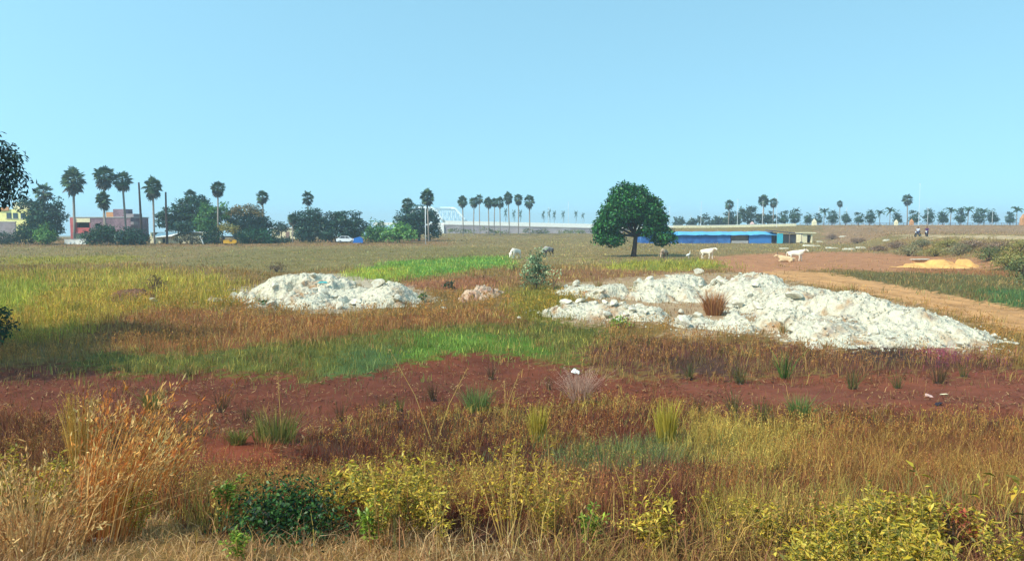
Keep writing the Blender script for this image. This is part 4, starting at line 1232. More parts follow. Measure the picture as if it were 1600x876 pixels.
def white_shed():
    d = 156.0; k = d / F
    L_ = at(229, 379, d); o = thing('white_shed', 'low cream shed with a white sheet roof and dark doorway', 'shed', (L_.x, d, H1(L_.x, d)))
    W = (312 - 229) * k
    hz = lambda y_: CAMZ - (y_ - 347) * k - o.location.z
    X = lambda px: (px - 229) * k
    house_front(o, 'front_wall', 0, W, 0, hz(369), 1.6, M['cream'], .2, [(X(248), X(253), 0, hz(372.5))])
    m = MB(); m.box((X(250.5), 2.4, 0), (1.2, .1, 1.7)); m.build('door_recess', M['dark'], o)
    m = MB(); m.box((.1, 3.6, 0), (.2, 3.6, hz(363))); m.box((W - .1, 3.6, 0), (.2, 3.6, hz(364))); m.box((W / 2, 5.5, 0), (W, .2, hz(364))); m.build('side_walls', M['cream'], o)
    m = MB()
    m.add([(X(239), .2, hz(371)), (X(268), .2, hz(369)), (X(275), 3.4, hz(363)), (X(236), 3.4, hz(364)), (X(239), .2, hz(371) + .08), (X(268), .2, hz(369) + .08), (X(275), 3.4, hz(363) + .08), (X(236), 3.4, hz(364) + .08)],
          [(0, 3, 2, 1), (4, 5, 6, 7), (0, 1, 5, 4), (1, 2, 6, 5), (2, 3, 7, 6), (3, 0, 4, 7)])
    m.build('sheet_roof', M['sheet'], o)
    m = MB(); m.box((W / 2, 4.4, hz(363.6) + .0), (W + .3, 2.6, .14)); m.build('flat_roof', M['sheet'], o)
    m = MB(); m.tube([(X(241), .3, -.1), (X(241), .3, hz(371))], .06, 6); m.build('porch_post', M['wood'], o)
    m = MB(); m.tube([(X(266), .3, -.1), (X(266), .3, hz(369.3))], .06, 6); m.build('porch_post', M['wood'], o)
    # leaning white post at its end
    q = at(318, 379, 150); pz = H1(q.x, q.y)
    m = MB(); m.tube([(0, 0, -.1), (-.75, .2, 1.7)], .13, 8); r_ = m.build('leaning_post', M['white']); r_.location = (q.x, q.y, pz); tag(r_, 'short white post leaning against the end of the white shed', 'post')


def cream_house():
    d = 205.0; k = d / F
    L_ = at(424, 376, d); o = thing('cream_house', 'far small cream house half hidden between the dark trees', 'house', (L_.x, d, H1(L_.x, d)))
    m = MB(); m.box((3.2, 3, 0), (6.4, 5, 3.0)); m.build('walls', M['cream'], o)
    m = MB(); m.box((3.2, 3, 3.005), (7, 5.8, .25)); m.build('roof', M['sheet'], o)
    m = MB(); m.box((1.6, .45, 1.2), (1.0, .12, 1.1)); m.build('window', M['glass'], o)
    m = MB(); m.box((4.4, .45, 0), (1.0, .12, 2.1)); m.build('door', M['wood'], o)
    q = at(118, 380, 150)
    o = thing('low_wall', 'short white wall at the foot of the brick house bushes', 'wall', (q.x, q.y, H1(q.x, q.y)))
    m = MB(); m.box((0, 0, -.1), (4.6, .3, 1.1), -.1); m.build('wall_face', M['white'], o)
    m = MB(); m.box((0, 0, 1.005), (4.8, .42, .1), -.1); m.build('coping', M['concrete'], o)
    q = at(128, 377, 158)
    o = thing('cream_outhouse', 'small cream outhouse under the red front of the brick house', 'outhouse', (q.x, q.y, H1(q.x, q.y)))
    m = MB(); m.box((0, 0, 0), (2.6, 2, 2.0)); m.build('walls', M['cream'], o); m = MB(); m.box((0, 0, 2.005), (3.0, 2.4, .12)); m.build('roof', M['pinkish'], o)


brick_house(); yellow_house(); white_shed(); cream_house()


def blue_hut():
    d = 157.0; k = d / F
    L_ = at(1003, 380.5, d); o = thing('blue_hut', 'long low blue sheet-metal hut with a light blue roof', 'hut', (L_.x, d, H1(L_.x, d)))
    X = lambda px: (px - 1003) * k
    g0 = o.location.z
    hz = lambda y_: CAMZ - (y_ - 347) * k - g0
    ze = hz(367.3); zr = hz(361.6) - .12
    m = MB(); m.box((X(1141) / 2, .06, 0), (X(1141), .12, ze)); m.build('wall_panel', M['blue_wall'], o)
    m = MB(); m.box(((X(1170) + X(1205)) / 2, .06, 0), (X(1205) - X(1170), .12, ze + .15)); m.build('wall_panel', M['blue_bright'], o)
    m = MB(); m.box(((X(1141) + X(1170)) / 2, .9, 0), (X(1170) - X(1141), .12, ze)); m.build('bay_wall', M['wood'], o)
    m = MB(); m.box(((X(1143) + X(1170)) / 2, .2, 0), (X(1170) - X(1143), .3, .55)); m.build('bay_step', M['concrete'], o)
    for px in (1141.5, 1169.5):
        m = MB(); m.tube([(X(px), .02, -.1), (X(px), .02, ze)], .07, 6); m.build('post', M['navy'], o)
    m = MB(); m.box((X(1213), 3, 0), (.12, 5.6, ze + .5)); m.build('end_wall', M['navy'], o)  # navy colour paints in the shade on the side away from the sun
    m = MB(); m.box((X(1209), .4, 0), (X(1213) - X(1205), .1, ze + .2)); m.build('end_shade_panel', M['dark'], o)  # dark panel paints the shade of the hut end, no door there
    m = MB(); m.box((X(1213) / 2, 6.0, 0), (X(1213), .12, ze)); m.box((0, 3, 0), (.12, 5.8, ze)); m.build('back_walls', M['blue_wall'], o)
    m = MB()
    n = 40
    vs = []; fs = []
    for i in range(n + 1):
        x = -.3 + (X(1213) + .3) * i / n
        sag = .10 * math.sin(i * 1.1) + .06 * math.sin(i * 2.7) + (.12 if X(1172) < x < X(1206) else 0)
        for (y, z) in ((-.45, ze + .02 + sag * .5), (3.0, zr + sag * .4), (6.4, ze + .05)):
            vs.append((x, y, z))
    for i in range(n):
        for j in range(2):
            a = i * 3 + j
            fs.append((a, a + 3, a + 4, a + 1))
    r_ = MB().add(vs, fs).build('roof', M['blue_roof'], o)
    sd = r_.modifiers.new('thick', 'SOLIDIFY'); sd.thickness = .06; sd.offset = 1
    # lean-to at the end
    d2 = 156.0
    q = at(1214, 379, d2); g = H1(q.x, q.y)
    e = thing('lean_to', 'open lean-to with a dark sloping roof and a teal panel at the hut end', 'lean-to', (q.x, q.y + .4, g))
    W = (1254 - 1214) * d2 / F
    m = MB(); m.add([(-1.2, -.3, 2.62), (W, -.3, 1.95), (W, 3.4, 2.0), (-1.2, 3.4, 2.7), (-1.2, -.3, 2.74), (W, -.3, 2.07), (W, 3.4, 2.12), (-1.2, 3.4, 2.82)],
                    [(0, 3, 2, 1), (4, 5, 6, 7), (0, 1, 5, 4), (1, 2, 6, 5), (2, 3, 7, 6), (3, 0, 4, 7)]); m.build('roof', M['navy'], e)
    m = MB(); m.box((.75, 0, 0), (1.25, .1, 2.1)); m.build('teal_panel', M['teal'], e)
    m = MB(); m.box((W * .72, 3.0, 0), (W * .5, .15, 1.9)); m.build('back_wall', M['grey_wall'], e)
    m = MB(); m.box((W * .34, 3.1, 0), (W * .28, .15, 1.5)); m.build('low_wall', M['cream'], e)
    for x in (W - .15, W * .5):
        m = MB(); m.tube([(x, -.1, -.1), (x, -.1, 2.02 if x > W * .6 else 2.2)], .06, 6); m.build('post', M['wood'], e)
    q = at(1253, 378.5, 160); g = H1(q.x, q.y)
    h = thing('white_hut', 'small whitewashed hut with a dark doorway', 'hut', (q.x, q.y, g))
    W = (1269 - 1253) * 160 / F
    house_front(h, 'front_wall', 0, W, 0, 2.1, 0, M['cream'], .2, [(W * .5, W * .9, 0, 1.75)])
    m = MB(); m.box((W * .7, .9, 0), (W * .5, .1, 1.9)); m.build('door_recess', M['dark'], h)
    m = MB(); m.box((.1, 1.6, 0), (.2, 2.8, 2.1)); m.box((W - .1, 1.6, 0), (.2, 2.8, 2.1)); m.box((W / 2, 3.1, 0), (W, .2, 2.1)); m.build('side_walls', M['cream'], h)
    m = MB(); m.box((W / 2 + .2, 1.5, 2.105), (W + .9, 3.8, .16)); m.build('roof', M['cream'], h)


blue_hut()

# ------------------------------------------------------------------ flyover, arch bridge, far road
def flyover():
    d = 262.0; k = d / F
    xl = at(693, 350, d).x; xr = at(1060, 356, d).x
    z = lambda y_: CAMZ - (y_ - 347) * k
    o = thing('flyover', 'long white-parapet flyover ramp on a grey retaining wall', 'flyover', (xl, d, 0))
    L_ = xr - xl
    n = 30
    def strip(zt, zb, y0, y1, nm, mt):
        m = MB(); vs = []; fs = []
        for i in range(n + 1):
            t = i / n; x = L_ * t
            for (y, zz) in ((y0, zb(t)), (y0, zt(t)), (y1, zt(t)), (y1, zb(t))):
                vs.append((x, y, zz))
        for i in range(n):
            for j in range(4):
                a = i * 4 + j; b = i * 4 + (j + 1) % 4
                fs.append((a, b, b + 4, a + 4))
        fs += [(0, 1, 2, 3), (n * 4 + 3, n * 4 + 2, n * 4 + 1, n * 4)]
        m.add(vs, fs); return m.build(nm, mt, o)
    top = lambda t: z(344.6) + (z(352.8) - z(344.6)) * t
    bot = lambda t: z(350.3) + (z(358.6) - z(350.3)) * t
    strip(top, bot, 0, .4, 'parapet', M['white'])
    strip(lambda t: bot(t) - .01, lambda t: bot(t) - .35, -.08, 9.5, 'deck_edge', M['concrete'])
    strip(lambda t: bot(t) - .355, lambda t: -3.5, .08, 9, 'retaining_wall', M['wall_pale'])
    strip(lambda t: top(t), lambda t: bot(t) + .0, 8.9, 9.3, 'parapet', M['white'])
    m = MB(); m.box((-.9, 2, -.2), (2.2, 5, z(352) + .2)); m.build('pier', M['white'], o)
    # courses of the wall
    m = MB()
    for c in range(7):
        for i in range(n):
            t0, t1 = i / n, (i + 1) / n
            zc0 = bot(t0) - .9 - c * .55
            if zc0 > .1:
                m.add([(L_ * t0, .05, bot(t0) - .9 - c * .55), (L_ * t1, .05, bot(t1) - .9 - c * .55), (L_ * t1, .05, bot(t1) - .78 - c * .55), (L_ * t0, .05, bot(t0) - .78 - c * .55)], [(0, 1, 2, 3)])
    cse = m.build('wall_courses', M['concrete'], o); sd = cse.modifiers.new('t', 'SOLIDIFY'); sd.thickness = .05
    # arch bridge beyond
    a = thing('arch_bridge', 'white steel arch bridge joining the flyover behind the trees', 'bridge', (xl, d, 0))
    ztop = z(324); zf = z(345)
    sx_ = -14.0
    for j, (ox, oy) in enumerate(((0.2, .2), (7.4, 10.5))):
        pts = []
        for i in range(19):
            t = i / 18
            u = min(1, math.sin(PI * t) * 1.2)
            pts.append((ox + sx_ * t, oy, zf - .2 + (ztop - zf) * u))
        m = MB(); m.tube(pts, .5, 8); m.build('arch_rib', M['bridge'], a, True)
        m = MB()
        for i in range(2, 17):
            m.tube([(pts[i][0], oy, zf - .5), (pts[i][0], oy, pts[i][2])], .14, 5)
        m.build('hanger_cables', M['bridge'], a)
    m = MB()
    for i in range(5, 14, 2):
        t = i / 18; u = min(1, math.sin(PI * t) * 1.2)
        m.tube([(.2 + sx_ * t, .2, zf - .2 + (ztop - zf) * u), (7.4 + sx_ * t, 10.5, zf - .2 + (ztop - zf) * u)], .2, 6)
    m.build('cross_bracing', M['bridge'], a)
    m = MB(); m.box((sx_ / 2 - 4, 5.3, zf - 1.5), (-sx_ + 14, 10, .9)); m.build('deck', M['white'], a)
    m = MB(); m.box((sx_ / 2 - 3, .6, zf - 2.7), (-sx_ + .6, .8, 1.15)); m.box((sx_ / 2 - 3, 9.6, zf - 2.7), (-sx_ + .6, .8, 1.15)); m.build('girder', M['girder'], a)
    m = MB(); m.box((sx_ - 1.5, 5, -.2), (2.0, 8, zf - 2.6)); m.build('pier', M['concrete'], a)
    # road wall continuing to the avenue
    w = thing('road_wall', 'low pale wall along the far road above the blue hut', 'wall', (0, 0, 0))
    m = MB(); m2 = MB()
    for i in range(24):
        pa = at(1052 + i * 8, 357, 246); pb = at(1060 + i * 8, 357, 246)
        za = H1(pa.x, 246); zb = H1(pb.x, 246)
        m.add([(pa.x, 246, za - .6), (pb.x, 246, zb - .6), (pb.x, 246, zb + .75), (pa.x, 246, za + .75), (pa.x, 246.3, za - .6), (pb.x, 246.3, zb - .6), (pb.x, 246.3, zb + .75), (pa.x, 246.3, za + .75)],
              [(0, 1, 2, 3), (3, 2, 6, 7), (5, 4, 7, 6), (0, 3, 7, 4), (1, 5, 6, 2)])
        m2.box(((pa.x + pb.x) / 2, 246.15, (za + zb) / 2 + .76), (pb.x - pa.x - .1, .4, .12))
    m.build('wall_face', M['cream'], w); m2.build('coping', M['white'], w)
    r_ = thing('guard_rail', 'grey-blue rail along the avenue under the ball-crowned trees', 'railing')
    m = MB(); m2 = MB()
    pr = None
    for i in range(44):
        p = at(1250 + i * 9, 350, 254); p.z = H1(p.x, 254)
        m2.box((p.x, 254, p.z - .1), (.16, .16, 1.0))
        if pr is not None:
            for hh in (.45, .85):
                m.tube([(pr.x, 253.9, pr.z + hh), (p.x, 253.9, p.z + hh)], .07, 5)
        pr = p
    m.build('rails', M['girder'], r_); m2.build('posts', M['concrete'], r_)


flyover()

# light poles
def poles():
    proto = thing('light_pole', 'x', 'light pole')
    m = MB(); m.tube([(0, 0, 0), (0, 0, .5), (0, 0, 1.0)], [.11, .085, .06], 8); m.build('mast', M['pole'], proto, True)
    m = MB(); m.box((.0, 0, 1.0), (.9, .18, .012)); m.build('lamp_arm', M['pole'], proto)
    lst = [(857, 325, 352, 300), (888, 316, 352, 290), (1046, 323, 356, 262), (1079, 337, 354, 330), (1095, 316, 353, 262), (1152, 312, 354, 258), (1191, 315, 355, 258), (1213, 304, 359, 236), (1279, 322, 353, 262), (1322, 325, 352, 268), (1435, 288, 353, 240), (1449, 325, 352, 262), (1550, 330, 352, 266)]
    for i, (px, yt, yb, d) in enumerate(lst):
        o = proto if i == 0 else copy_tree(proto)
        b = at(px, yb, d); b.z = min(b.z, H1(b.x, d)) if d < 280 else b.z - 2; t = at(px, yt, d)
        o.location = b; h = t.z - b.z; w = .6 if d < 250 else .8
        o.scale = (w, w, h)
        tag(o, f'thin white light pole along the far road, {ORD[i]} counted from the flyover palms', 'light pole', 'light poles along the far road')
    p = at(665, 376, 150); p.z = H1(p.x, 150); t = at(665, 322, 150)
    m = MB(); m.tube([(0, 0, -.1), (0, 0, (t.z - p.z) * .5), (0, 0, t.z - p.z)], [.1, .085, .065], 8)
    o = m.build('utility_pole', M['pole'], None, True); o.location = p; tag(o, 'thin white pole standing before the dark tree by the arch bridge', 'pole')


poles()
# pillars and shrines along the far road
for px, yt, yb, w, mt, lb in ((1400, 343, 352, 1.0, 'cream', 'cream cone-topped pillar under the avenue trees'), (1424, 342, 352, 1.1, 'orange', 'orange cone-topped pillar under the avenue trees, before the palm'), (1598, 334, 352, 1.5, 'orange', 'reddish pillar at the far end of the avenue'),
                              (1175, 346, 354, 1.3, 'pinkish', 'pinkish small gate pillar behind the blue hut roof'), (1272, 342, 354, 1.3, 'cream', 'pale square turret between two avenue trees')):
    d = 250; b = at(px, yb, d); b.z = H1(b.x, d); h = max(1.2, at(px, yt, d).z - b.z)
    o = thing('pillar', lb, 'pillar', b)
    m = MB(); m.box((0, 0, -.1), (w, w, h * .55 + .1), 0, .9); m.build('shaft', M[mt], o)
    m = MB(); m.box((0, 0, h * .55 + .003), (w * 1.0, w * 1.0, h * .45), 0, .12); m.build('cap', M[mt], o)

# ------------------------------------------------------------------ vehicles
def car():
    p = at(541, 379.5, 160); p.z = H1(p.x, p.y)
    o = thing('parked_car', 'white car parked in the grass below the wide dark tree', 'car', p, .12)
    prof = [(-2.05, .35), (2.0, .35), (2.08, .75), (1.95, .88), (1.05, .98), (.45, 1.46), (-.95, 1.5), (-1.75, 1.02), (-2.08, .92)]
    MB().prism(prof, -.82, .82).build('body', M['car'], o)
    MB().prism([(.42, 1.02), (.9, 1.0), (.38, 1.4), (-.1, 1.42), (-.1, 1.02)], -.835, .835).build('side_window', M['glass'], o)
    MB().prism([(-.2, 1.02), (-.2, 1.43), (-.92, 1.44), (-1.5, 1.04)], -.835, .835).build('side_window', M['glass'], o)
    for x in (-1.25, 1.28):
        for y in (-.72, .72):
            w = MB().wheel((x, y, .32), .32, .2).build('wheel', M['black'], o); MB().wheel((x, y * 1.0 + (.11 if y > 0 else -.11), .32), .17, .02).build('rim', M['steel'], w)
    for y in (-.6, .6):
        MB().box((2.03, y, .68), (.1, .3, .15)).build('headlight', M['glass'], o)
    q = at(560, 379, 160); q.z = H1(q.x, q.y)
    t = thing('tarpaulin_shelter', 'small blue tarpaulin shelter beside the white car', 'shelter', q, .1)
    MB().prism([(-1.05, 0), (1.05, 0), (.95, .95), (.2, 1.35), (-.9, 1.0)], -.8, .8).build('tarpaulin', M['tarp'], t)
    for x in (-1.12, 1.12):
        MB().tube([(x, -.85, -.1), (x, -.85, 1.15)], .04, 6).build('pole', M['wood'], t)


def rickshaw():
    p = at(360, 381, 146); p.z = H1(p.x, p.y)
    o = thing('auto_rickshaw', 'yellow auto rickshaw with a dark canopy before the trees', 'auto rickshaw', p, .25)
    MB().prism([(-1.25, .3), (.75, .3), (1.15, .42), (1.25, .8), (1.0, 1.02), (.45, 1.0), (.4, .62), (-.1, .62), (-.15, .98), (-1.25, 1.0)], -.64, .64).build('body', M['yellow'], o)
    MB().prism([(-1.3, 1.0), (-1.1, 1.0), (-1.05, 1.5), (.72, 1.5), (.8, 1.56), (.62, 1.7), (-1.05, 1.7), (-1.32, 1.5)], -.66, .66).build('canopy', M['black'], o)
    for y in (-.6, .6):
        MB().tube([(1.0, y, 1.0), (.72, y, 1.52)], .035, 6).build('windscreen_pillar', M['black'], o)
    MB().add([(1.0, -.56, 1.03), (1.0, .56, 1.03), (.74, .56, 1.5), (.74, -.56, 1.5), (1.02, -.56, 1.04), (1.02, .56, 1.04), (.76, .56, 1.51), (.76, -.56, 1.51)],
             [(0, 1, 2, 3), (4, 5, 6, 7), (0, 1, 5, 4), (2, 3, 7, 6), (0, 3, 7, 4), (1, 2, 6, 5)]).build('windscreen', M['glass'], o)
    MB().box((-.65, 0, .62), (.5, 1.1, .18)).build('seat', M['black'], o)
    for (x, y) in ((1.02, 0), (-.8, -.56), (-.8, .56)):
        MB().wheel((x, y, .24), .24, .12).build('wheel', M['black'], o)
    MB().ball((1.28, 0, .78), (.06, .1, .1), 8, 5).build('headlight', M['steel'], o)


car(); rickshaw()

# ------------------------------------------------------------------ animals
def cow(label, loc, rz, mt, pose='stand', s=1.0, head='up', group='cattle grazing in the pasture'):
    o = thing('cow', label, 'cow', loc, rz, group, s)
    dz = 0.0 if pose != 'lie' else -.62
    # trunk along x, head at +x
    pts = [(-.62, 0, 1.02), (-.2, 0, .98), (.25, 0, .98), (.62, 0, 1.08)]
    rad = [(.27, .31), (.31, .36), (.31, .37), (.25, .32)]
    ed = [(0, 1), (1, 2), (2, 3)]
    if head == 'up':
        nk = [(.9, 0, 1.26, .17), (1.12, 0, 1.42, .13), (1.3, 0, 1.36, .115), (1.52, 0, 1.2, .075)]
    else:
        nk = [(.9, 0, .98, .17), (1.1, 0, .72, .13), (1.18, 0, .5, .115), (1.28, 0, .22, .075)]
    pr = 3
    for q in nk:
        pts.append(q[:3]); rad.append((q[3], q[3])); ed.append((pr, len(pts) - 1)); pr = len(pts) - 1
    hi = len(pts) - 2
    for sg in (-1, 1):                       # ears
        pts.append((nk[1][0] + .02, sg * .26, nk[1][2] + (.0 if head == 'up' else -.02))); rad.append((.035, .06)); ed.append((5, len(pts) - 1))
    pts.append((.52, 0, 1.36)); rad.append((.11, .13)); ed.append((3, len(pts) - 1))    # hump
    pts.append((.78, 0, .78)); rad.append((.05, .12)); ed.append((3, len(pts) - 1))    # dewlap
    def chain(start, seq):
        pr_ = start
        for x, y, z, r_ in seq:
            pts.append((x, y, z)); rad.append((r_, r_)); ed.append((pr_, len(pts) - 1)); pr_ = len(pts) - 1
    if pose == 'stand':
        for sg in (-1, 1):
            f = .07 * sg
            chain(3, [(.58 + f, sg * .2, .78, .13), (.6 + f, sg * .2, .46, .075), (.58 + f * 1.6, sg * .2, .1, .05), (.62 + f * 1.6, sg * .2, .03, .065)])
            chain(0, [(-.56 - f, sg * .2, .80, .17), (-.44 - f, sg * .21, .6, .11), (-.66 - f, sg * .21, .4, .06), (-.62 - f, sg * .21, .1, .048), (-.58 - f, sg * .21, .03, .065)])
    else:
        for sg in (-1, 1):
            chain(3, [(.72, sg * .26, .8, .12), (.98, sg * .26, .72, .07), (.72, sg * .3, .68, .05)])
            chain(0, [(-.5, sg * .34, .82, .17), (-.12, sg * .4, .74, .1), (-.42, sg * .44, .67, .055), (-.16, sg * .46, .66, .05)])
    chain(0, [(-.92, 0, 1.08, .05), (-.98, 0, .8, .028), (-.97, .02, .55 if pose == 'stand' else .68, .045)])
    pts = [(p[0], p[1], p[2] + dz) for p in pts]
    skin_mesh('body', pts, ed, rad, mt, o, 2)
    hx, hz_ = nk[1][0], nk[1][2] + dz
    for sg in (-1, 1):
        up = .26 if head == 'up' else .1
        MB().tube([(hx + .02, sg * .1, hz_ + .08), (hx - .02, sg * .2, hz_ + .14 + up * .3), (hx + .04, sg * .2, hz_ + .14 + up)], [.035, .025, .008], 6).build('horn', M['horn'], o, True)
    return o


def on(px, py):
    return gp(px, py)


cow('white cow grazing head down beside the grey-green sapling', on(806, 404), PI + .9, M['cow_white'], 'stand', .95, 'down')
cow('dark and white pied cow grazing behind the grey-green sapling', on(857, 400), PI + .75, M['cow_pied'], 'stand', .95, 'down')
cow('brown and cream calf standing under the edge of the big round tree', on(1038, 404), PI + .95, M['cow_brown'], 'stand', .9, 'down')
cow('white cow standing before the blue hut facing the track', on(1104, 405), -.85, M['cow_white'], 'stand', .98, 'up')
cow('white cow standing on the red earth over its resting companion', on(1242, 408), -.45, M['cow_white'], 'stand', .95, 'up')
cow('cream cow lying on the red earth beside a standing white cow', on(1230, 409), PI - .35, M['cow_cream'], 'lie', .95, 'up')


def egret():
    p = on(1076, 404)
    o = thing('egret', 'white egret standing in the grass between the calf and the white cow', 'bird', p, .4)
    skin_mesh('body', [(0, 0, .5), (-.22, 0, .44), (-.4, 0, .36), (.14, 0, .6), (.2, 0, .74), (.16, 0, .86), (.2, 0, .95), (-.02, .06, .3), (-.02, .06, .02), (-.02, -.06, .3), (-.02, -.06, .02)],
              [(0, 1), (1, 2), (0, 3), (3, 4), (4, 5), (5, 6), (0, 7), (7, 8), (0, 9), (9, 10)], [.13, .12, .03, .07, .04, .04, .05, .018, .015, .018, .015], M['feather'], o)
    MB().tube([(.22, 0, .95), (.38, 0, .92)], [.022, .005], 6).build('beak', M['beak'], o)


egret()

# ------------------------------------------------------------------ riders
def rider(label, blabel, px, py, rz, shirt, trou):
    p = on(px, py)
    b = thing('motorbike', blabel, 'motorbike', p, rz, 'motorbikes on the bank path')
    for x in (-.64, .64):
        w = MB().wheel((x, 0, .3), .3, .1, 18).build('wheel', M['black'], b)
        MB().wheel((x, 0, .3), .17, .12, 14).build('rim', M['steel'], w)
    skin_mesh('frame', [(-.1, 0, .45), (.2, 0, .55), (.5, 0, .75), (.64, 0, .3), (-.3, 0, .5), (-.64, 0, .32)], [(0, 1), (1, 2), (2, 3), (0, 4), (4, 5)], [.14, .14, .07, .04, .1, .04], M['steel'], b, 1)
    skin_mesh('fuel_tank', [(.05, 0, .82), (.4, 0, .86)], [(0, 1)], [.13, .12], M['navy'], b, 2)
    MB().box((-.3, 0, .74), (.75, .26, .1), 0, .85).build('seat', M['black'], b)
    MB().tube([(.42, -.36, 1.02), (.52, -.1, .98), (.52, .1, .98), (.42, .36, 1.02)], .02, 6).build('handlebar', M['steel'], b)
    MB().ball((.66, 0, .86), (.08, .1, .1), 10, 6).build('headlight', M['pole'], b)
    o = thing('person', label, 'person', (p.x, p.y, p.z), rz, 'riders on the bank path')
    # seated figure, facing +x
    hip = (-.15, 0, .92)
    pts = [hip, (-.12, 0, 1.1), (-.06, 0, 1.32), (-.04, 0, 1.46), (-.02, 0, 1.55), (.0, 0, 1.68), (.01, 0, 1.78)]
    rad = [.155, .14, .16, .1, .058, .098, .085]
    ed = [(i, i + 1) for i in range(6)]
    for sg in (-1, 1):
        n = len(pts)
        pts += [(-.04, sg * .2, 1.42), (.1, sg * .29, 1.2), (.36, sg * .33, 1.06), (.45, sg * .33, 1.05)]; rad += [.065, .05, .038, .045]; ed += [(3, n), (n, n + 1), (n + 1, n + 2), (n + 2, n + 3)]
        n = len(pts)
        pts += [(-.1, sg * .11, .88), (.3, sg * .19, .78), (.12, sg * .2, .36), (.26, sg * .2, .31)]; rad += [.1, .075, .05, .045]; ed += [(0, n), (n, n + 1), (n + 1, n + 2), (n + 2, n + 3)]
    skin_mesh('body', pts, ed, rad, M['skin'], o, 2)
    ed_s = [(0, 1), (1, 2), (2, 3), (3, 4), (4, 5), (3, 6), (6, 7)]
    skin_mesh('shirt', [hip, (-.12, 0, 1.1), (-.06, 0, 1.32), (-.04, 0, 1.45), (-.04, .2, 1.42), (.09, .285, 1.21), (-.04, -.2, 1.42), (.09, -.285, 1.21)], ed_s, [.175, .16, .18, .12, .085, .07, .085, .07], shirt, o, 2)
    skin_mesh('trousers', [(-.15, 0, .9), (-.1, .11, .88), (.3, .19, .78), (.13, .2, .4), (-.1, -.11, .88), (.3, -.19, .78), (.13, -.2, .4)], [(0, 1), (1, 2), (2, 3), (0, 4), (4, 5), (5, 6)], [.17, .12, .092, .07, .12, .092, .07], trou, o, 2)
    skin_mesh('hair', [(-.03, 0, 1.74), (-.03, 0, 1.82)], [(0, 1)], [.1, .085], M['hair'], o, 2)
    MB().ball((.1, 0, 1.7), (.03, .018, .025), 8, 5).build('nose', M['skin'], o, True)


rider('person in a white and pale blue shirt riding along the bank path', 'motorbike under the rider in the white shirt', 1434, 370, PI + .5, M['shirt_white'], M['trousers'])
rider('person in dark purple clothes riding along the bank path', 'motorbike under the rider in dark purple', 1448, 370, PI + .9, M['shirt_purple'], M['trousers_dark'])

# ------------------------------------------------------------------ field plants, one by one
def shrub(label, px, py, w, h, n, size, cols, name='shrub', group=None, twig=True, shell=.3, clump=None, droop=.2):
    p = gp(px, py)
    o = thing(name, label, 'shrub', p, 0, group)
    lobes = [(0, 0, h * .55, w * .42, w * .4, h * .42), (-w * .28, .1, h * .38, w * .26, w * .28, h * .32), (w * .28, -.1, h * .4, w * .26, w * .28, h * .34), (w * .08, 0, h * .78, w * .24, w * .24, h * .24)]
    Q, C = crown_quads(lobes, n, size, cols, clump or w * .16, shell, 14, .5, droop)
    quads('foliage', Q, np.clip(C, 0, .7), M['leaf'], o)
    m = MB()
    for k in range(6):
        a = k * 1.05; e = Vector((math.cos(a) * w * .3, math.sin(a) * w * .3, h * random.uniform(.5, .9)))
        m.tube([(0, 0, -.05), e * .5 + Vector((0, 0, h * .1)), e], [w * .02 + .004, w * .014 + .003, .003], 5)
    m.build('stems', M['bark'], o)
    return o


def sapling():
    p = gp(838, 452)
    o = thing('sapling', 'grey-green leafy sapling standing alone in the middle of the field', 'sapling', p)
    k = p.y / F
    lobes = []
    for (cx, cy, hw, hh) in ((838, 398, 12, 12), (832, 412, 16, 14), (846, 420, 14, 14), (826, 428, 14, 10), (842, 436, 14, 10), (828, 442, 12, 8), (852, 444, 8, 6)):
        q = at(cx, cy, p.y); lobes.append((q.x - p.x, random.uniform(-.2, .2), q.z - p.z, hw * k, hw * k, hh * k))
    Q, C = crown_quads(lobes, 1900, .16, GREYG, .26, .2, 12, .55, .2)
    quads('foliage', Q, np.clip(C, 0, .7), M['leaf'], o)
    m = MB()
    m.tube([(0, 0, -.1), (.03, 0, .6), (-.02, .02, 1.3), (.02, 0, 2.2)], [.05, .04, .028, .008], 7)
    for l in lobes:
        m.tube([(0, 0, .35 + random.random() * .5), (l[0] * .6, l[1], l[2] * .8), (l[0], l[1], l[2])], [.025, .016, .005], 5)
    m.build('trunk', M['bark'], o)
    p = gp(865, 458)
    o = thing('twiggy_plant', 'bare forked plant with a few pale leaves beside the sapling', 'plant', p)
    m = MB()
    m.tube([(0, 0, -.05), (0, 0, .5), (-.05, 0, 1.0), (-.1, 0, 1.35)], [.05, .035, .022, .01], 6)
    m.tube([(0, 0, .5), (.2, 0, .9), (.3, 0, 1.35)], [.03, .02, .008], 6); m.tube([(0, 0, .8), (-.3, .1, 1.1), (-.4, 0, 1.3)], [.022, .014, .005], 6)
    m.build('stem', M['bark'], o)
    P = np.array([(-.1, 0, 1.3), (.3, 0, 1.3), (-.4, 0, 1.3), (.2, 0, 1.0), (-.3, .1, 1.1)])[rng.integers(0, 5, 60)] + rng.normal(0, .12, (60, 3))
    Q, C = leaf_quads(P, .17, np.tile([0, -.3, 1.0], (60, 1)), [(178, 186, 140), (150, 164, 116)], .6, .55)
    quads('leaves', Q, C, M['leaf'], o)


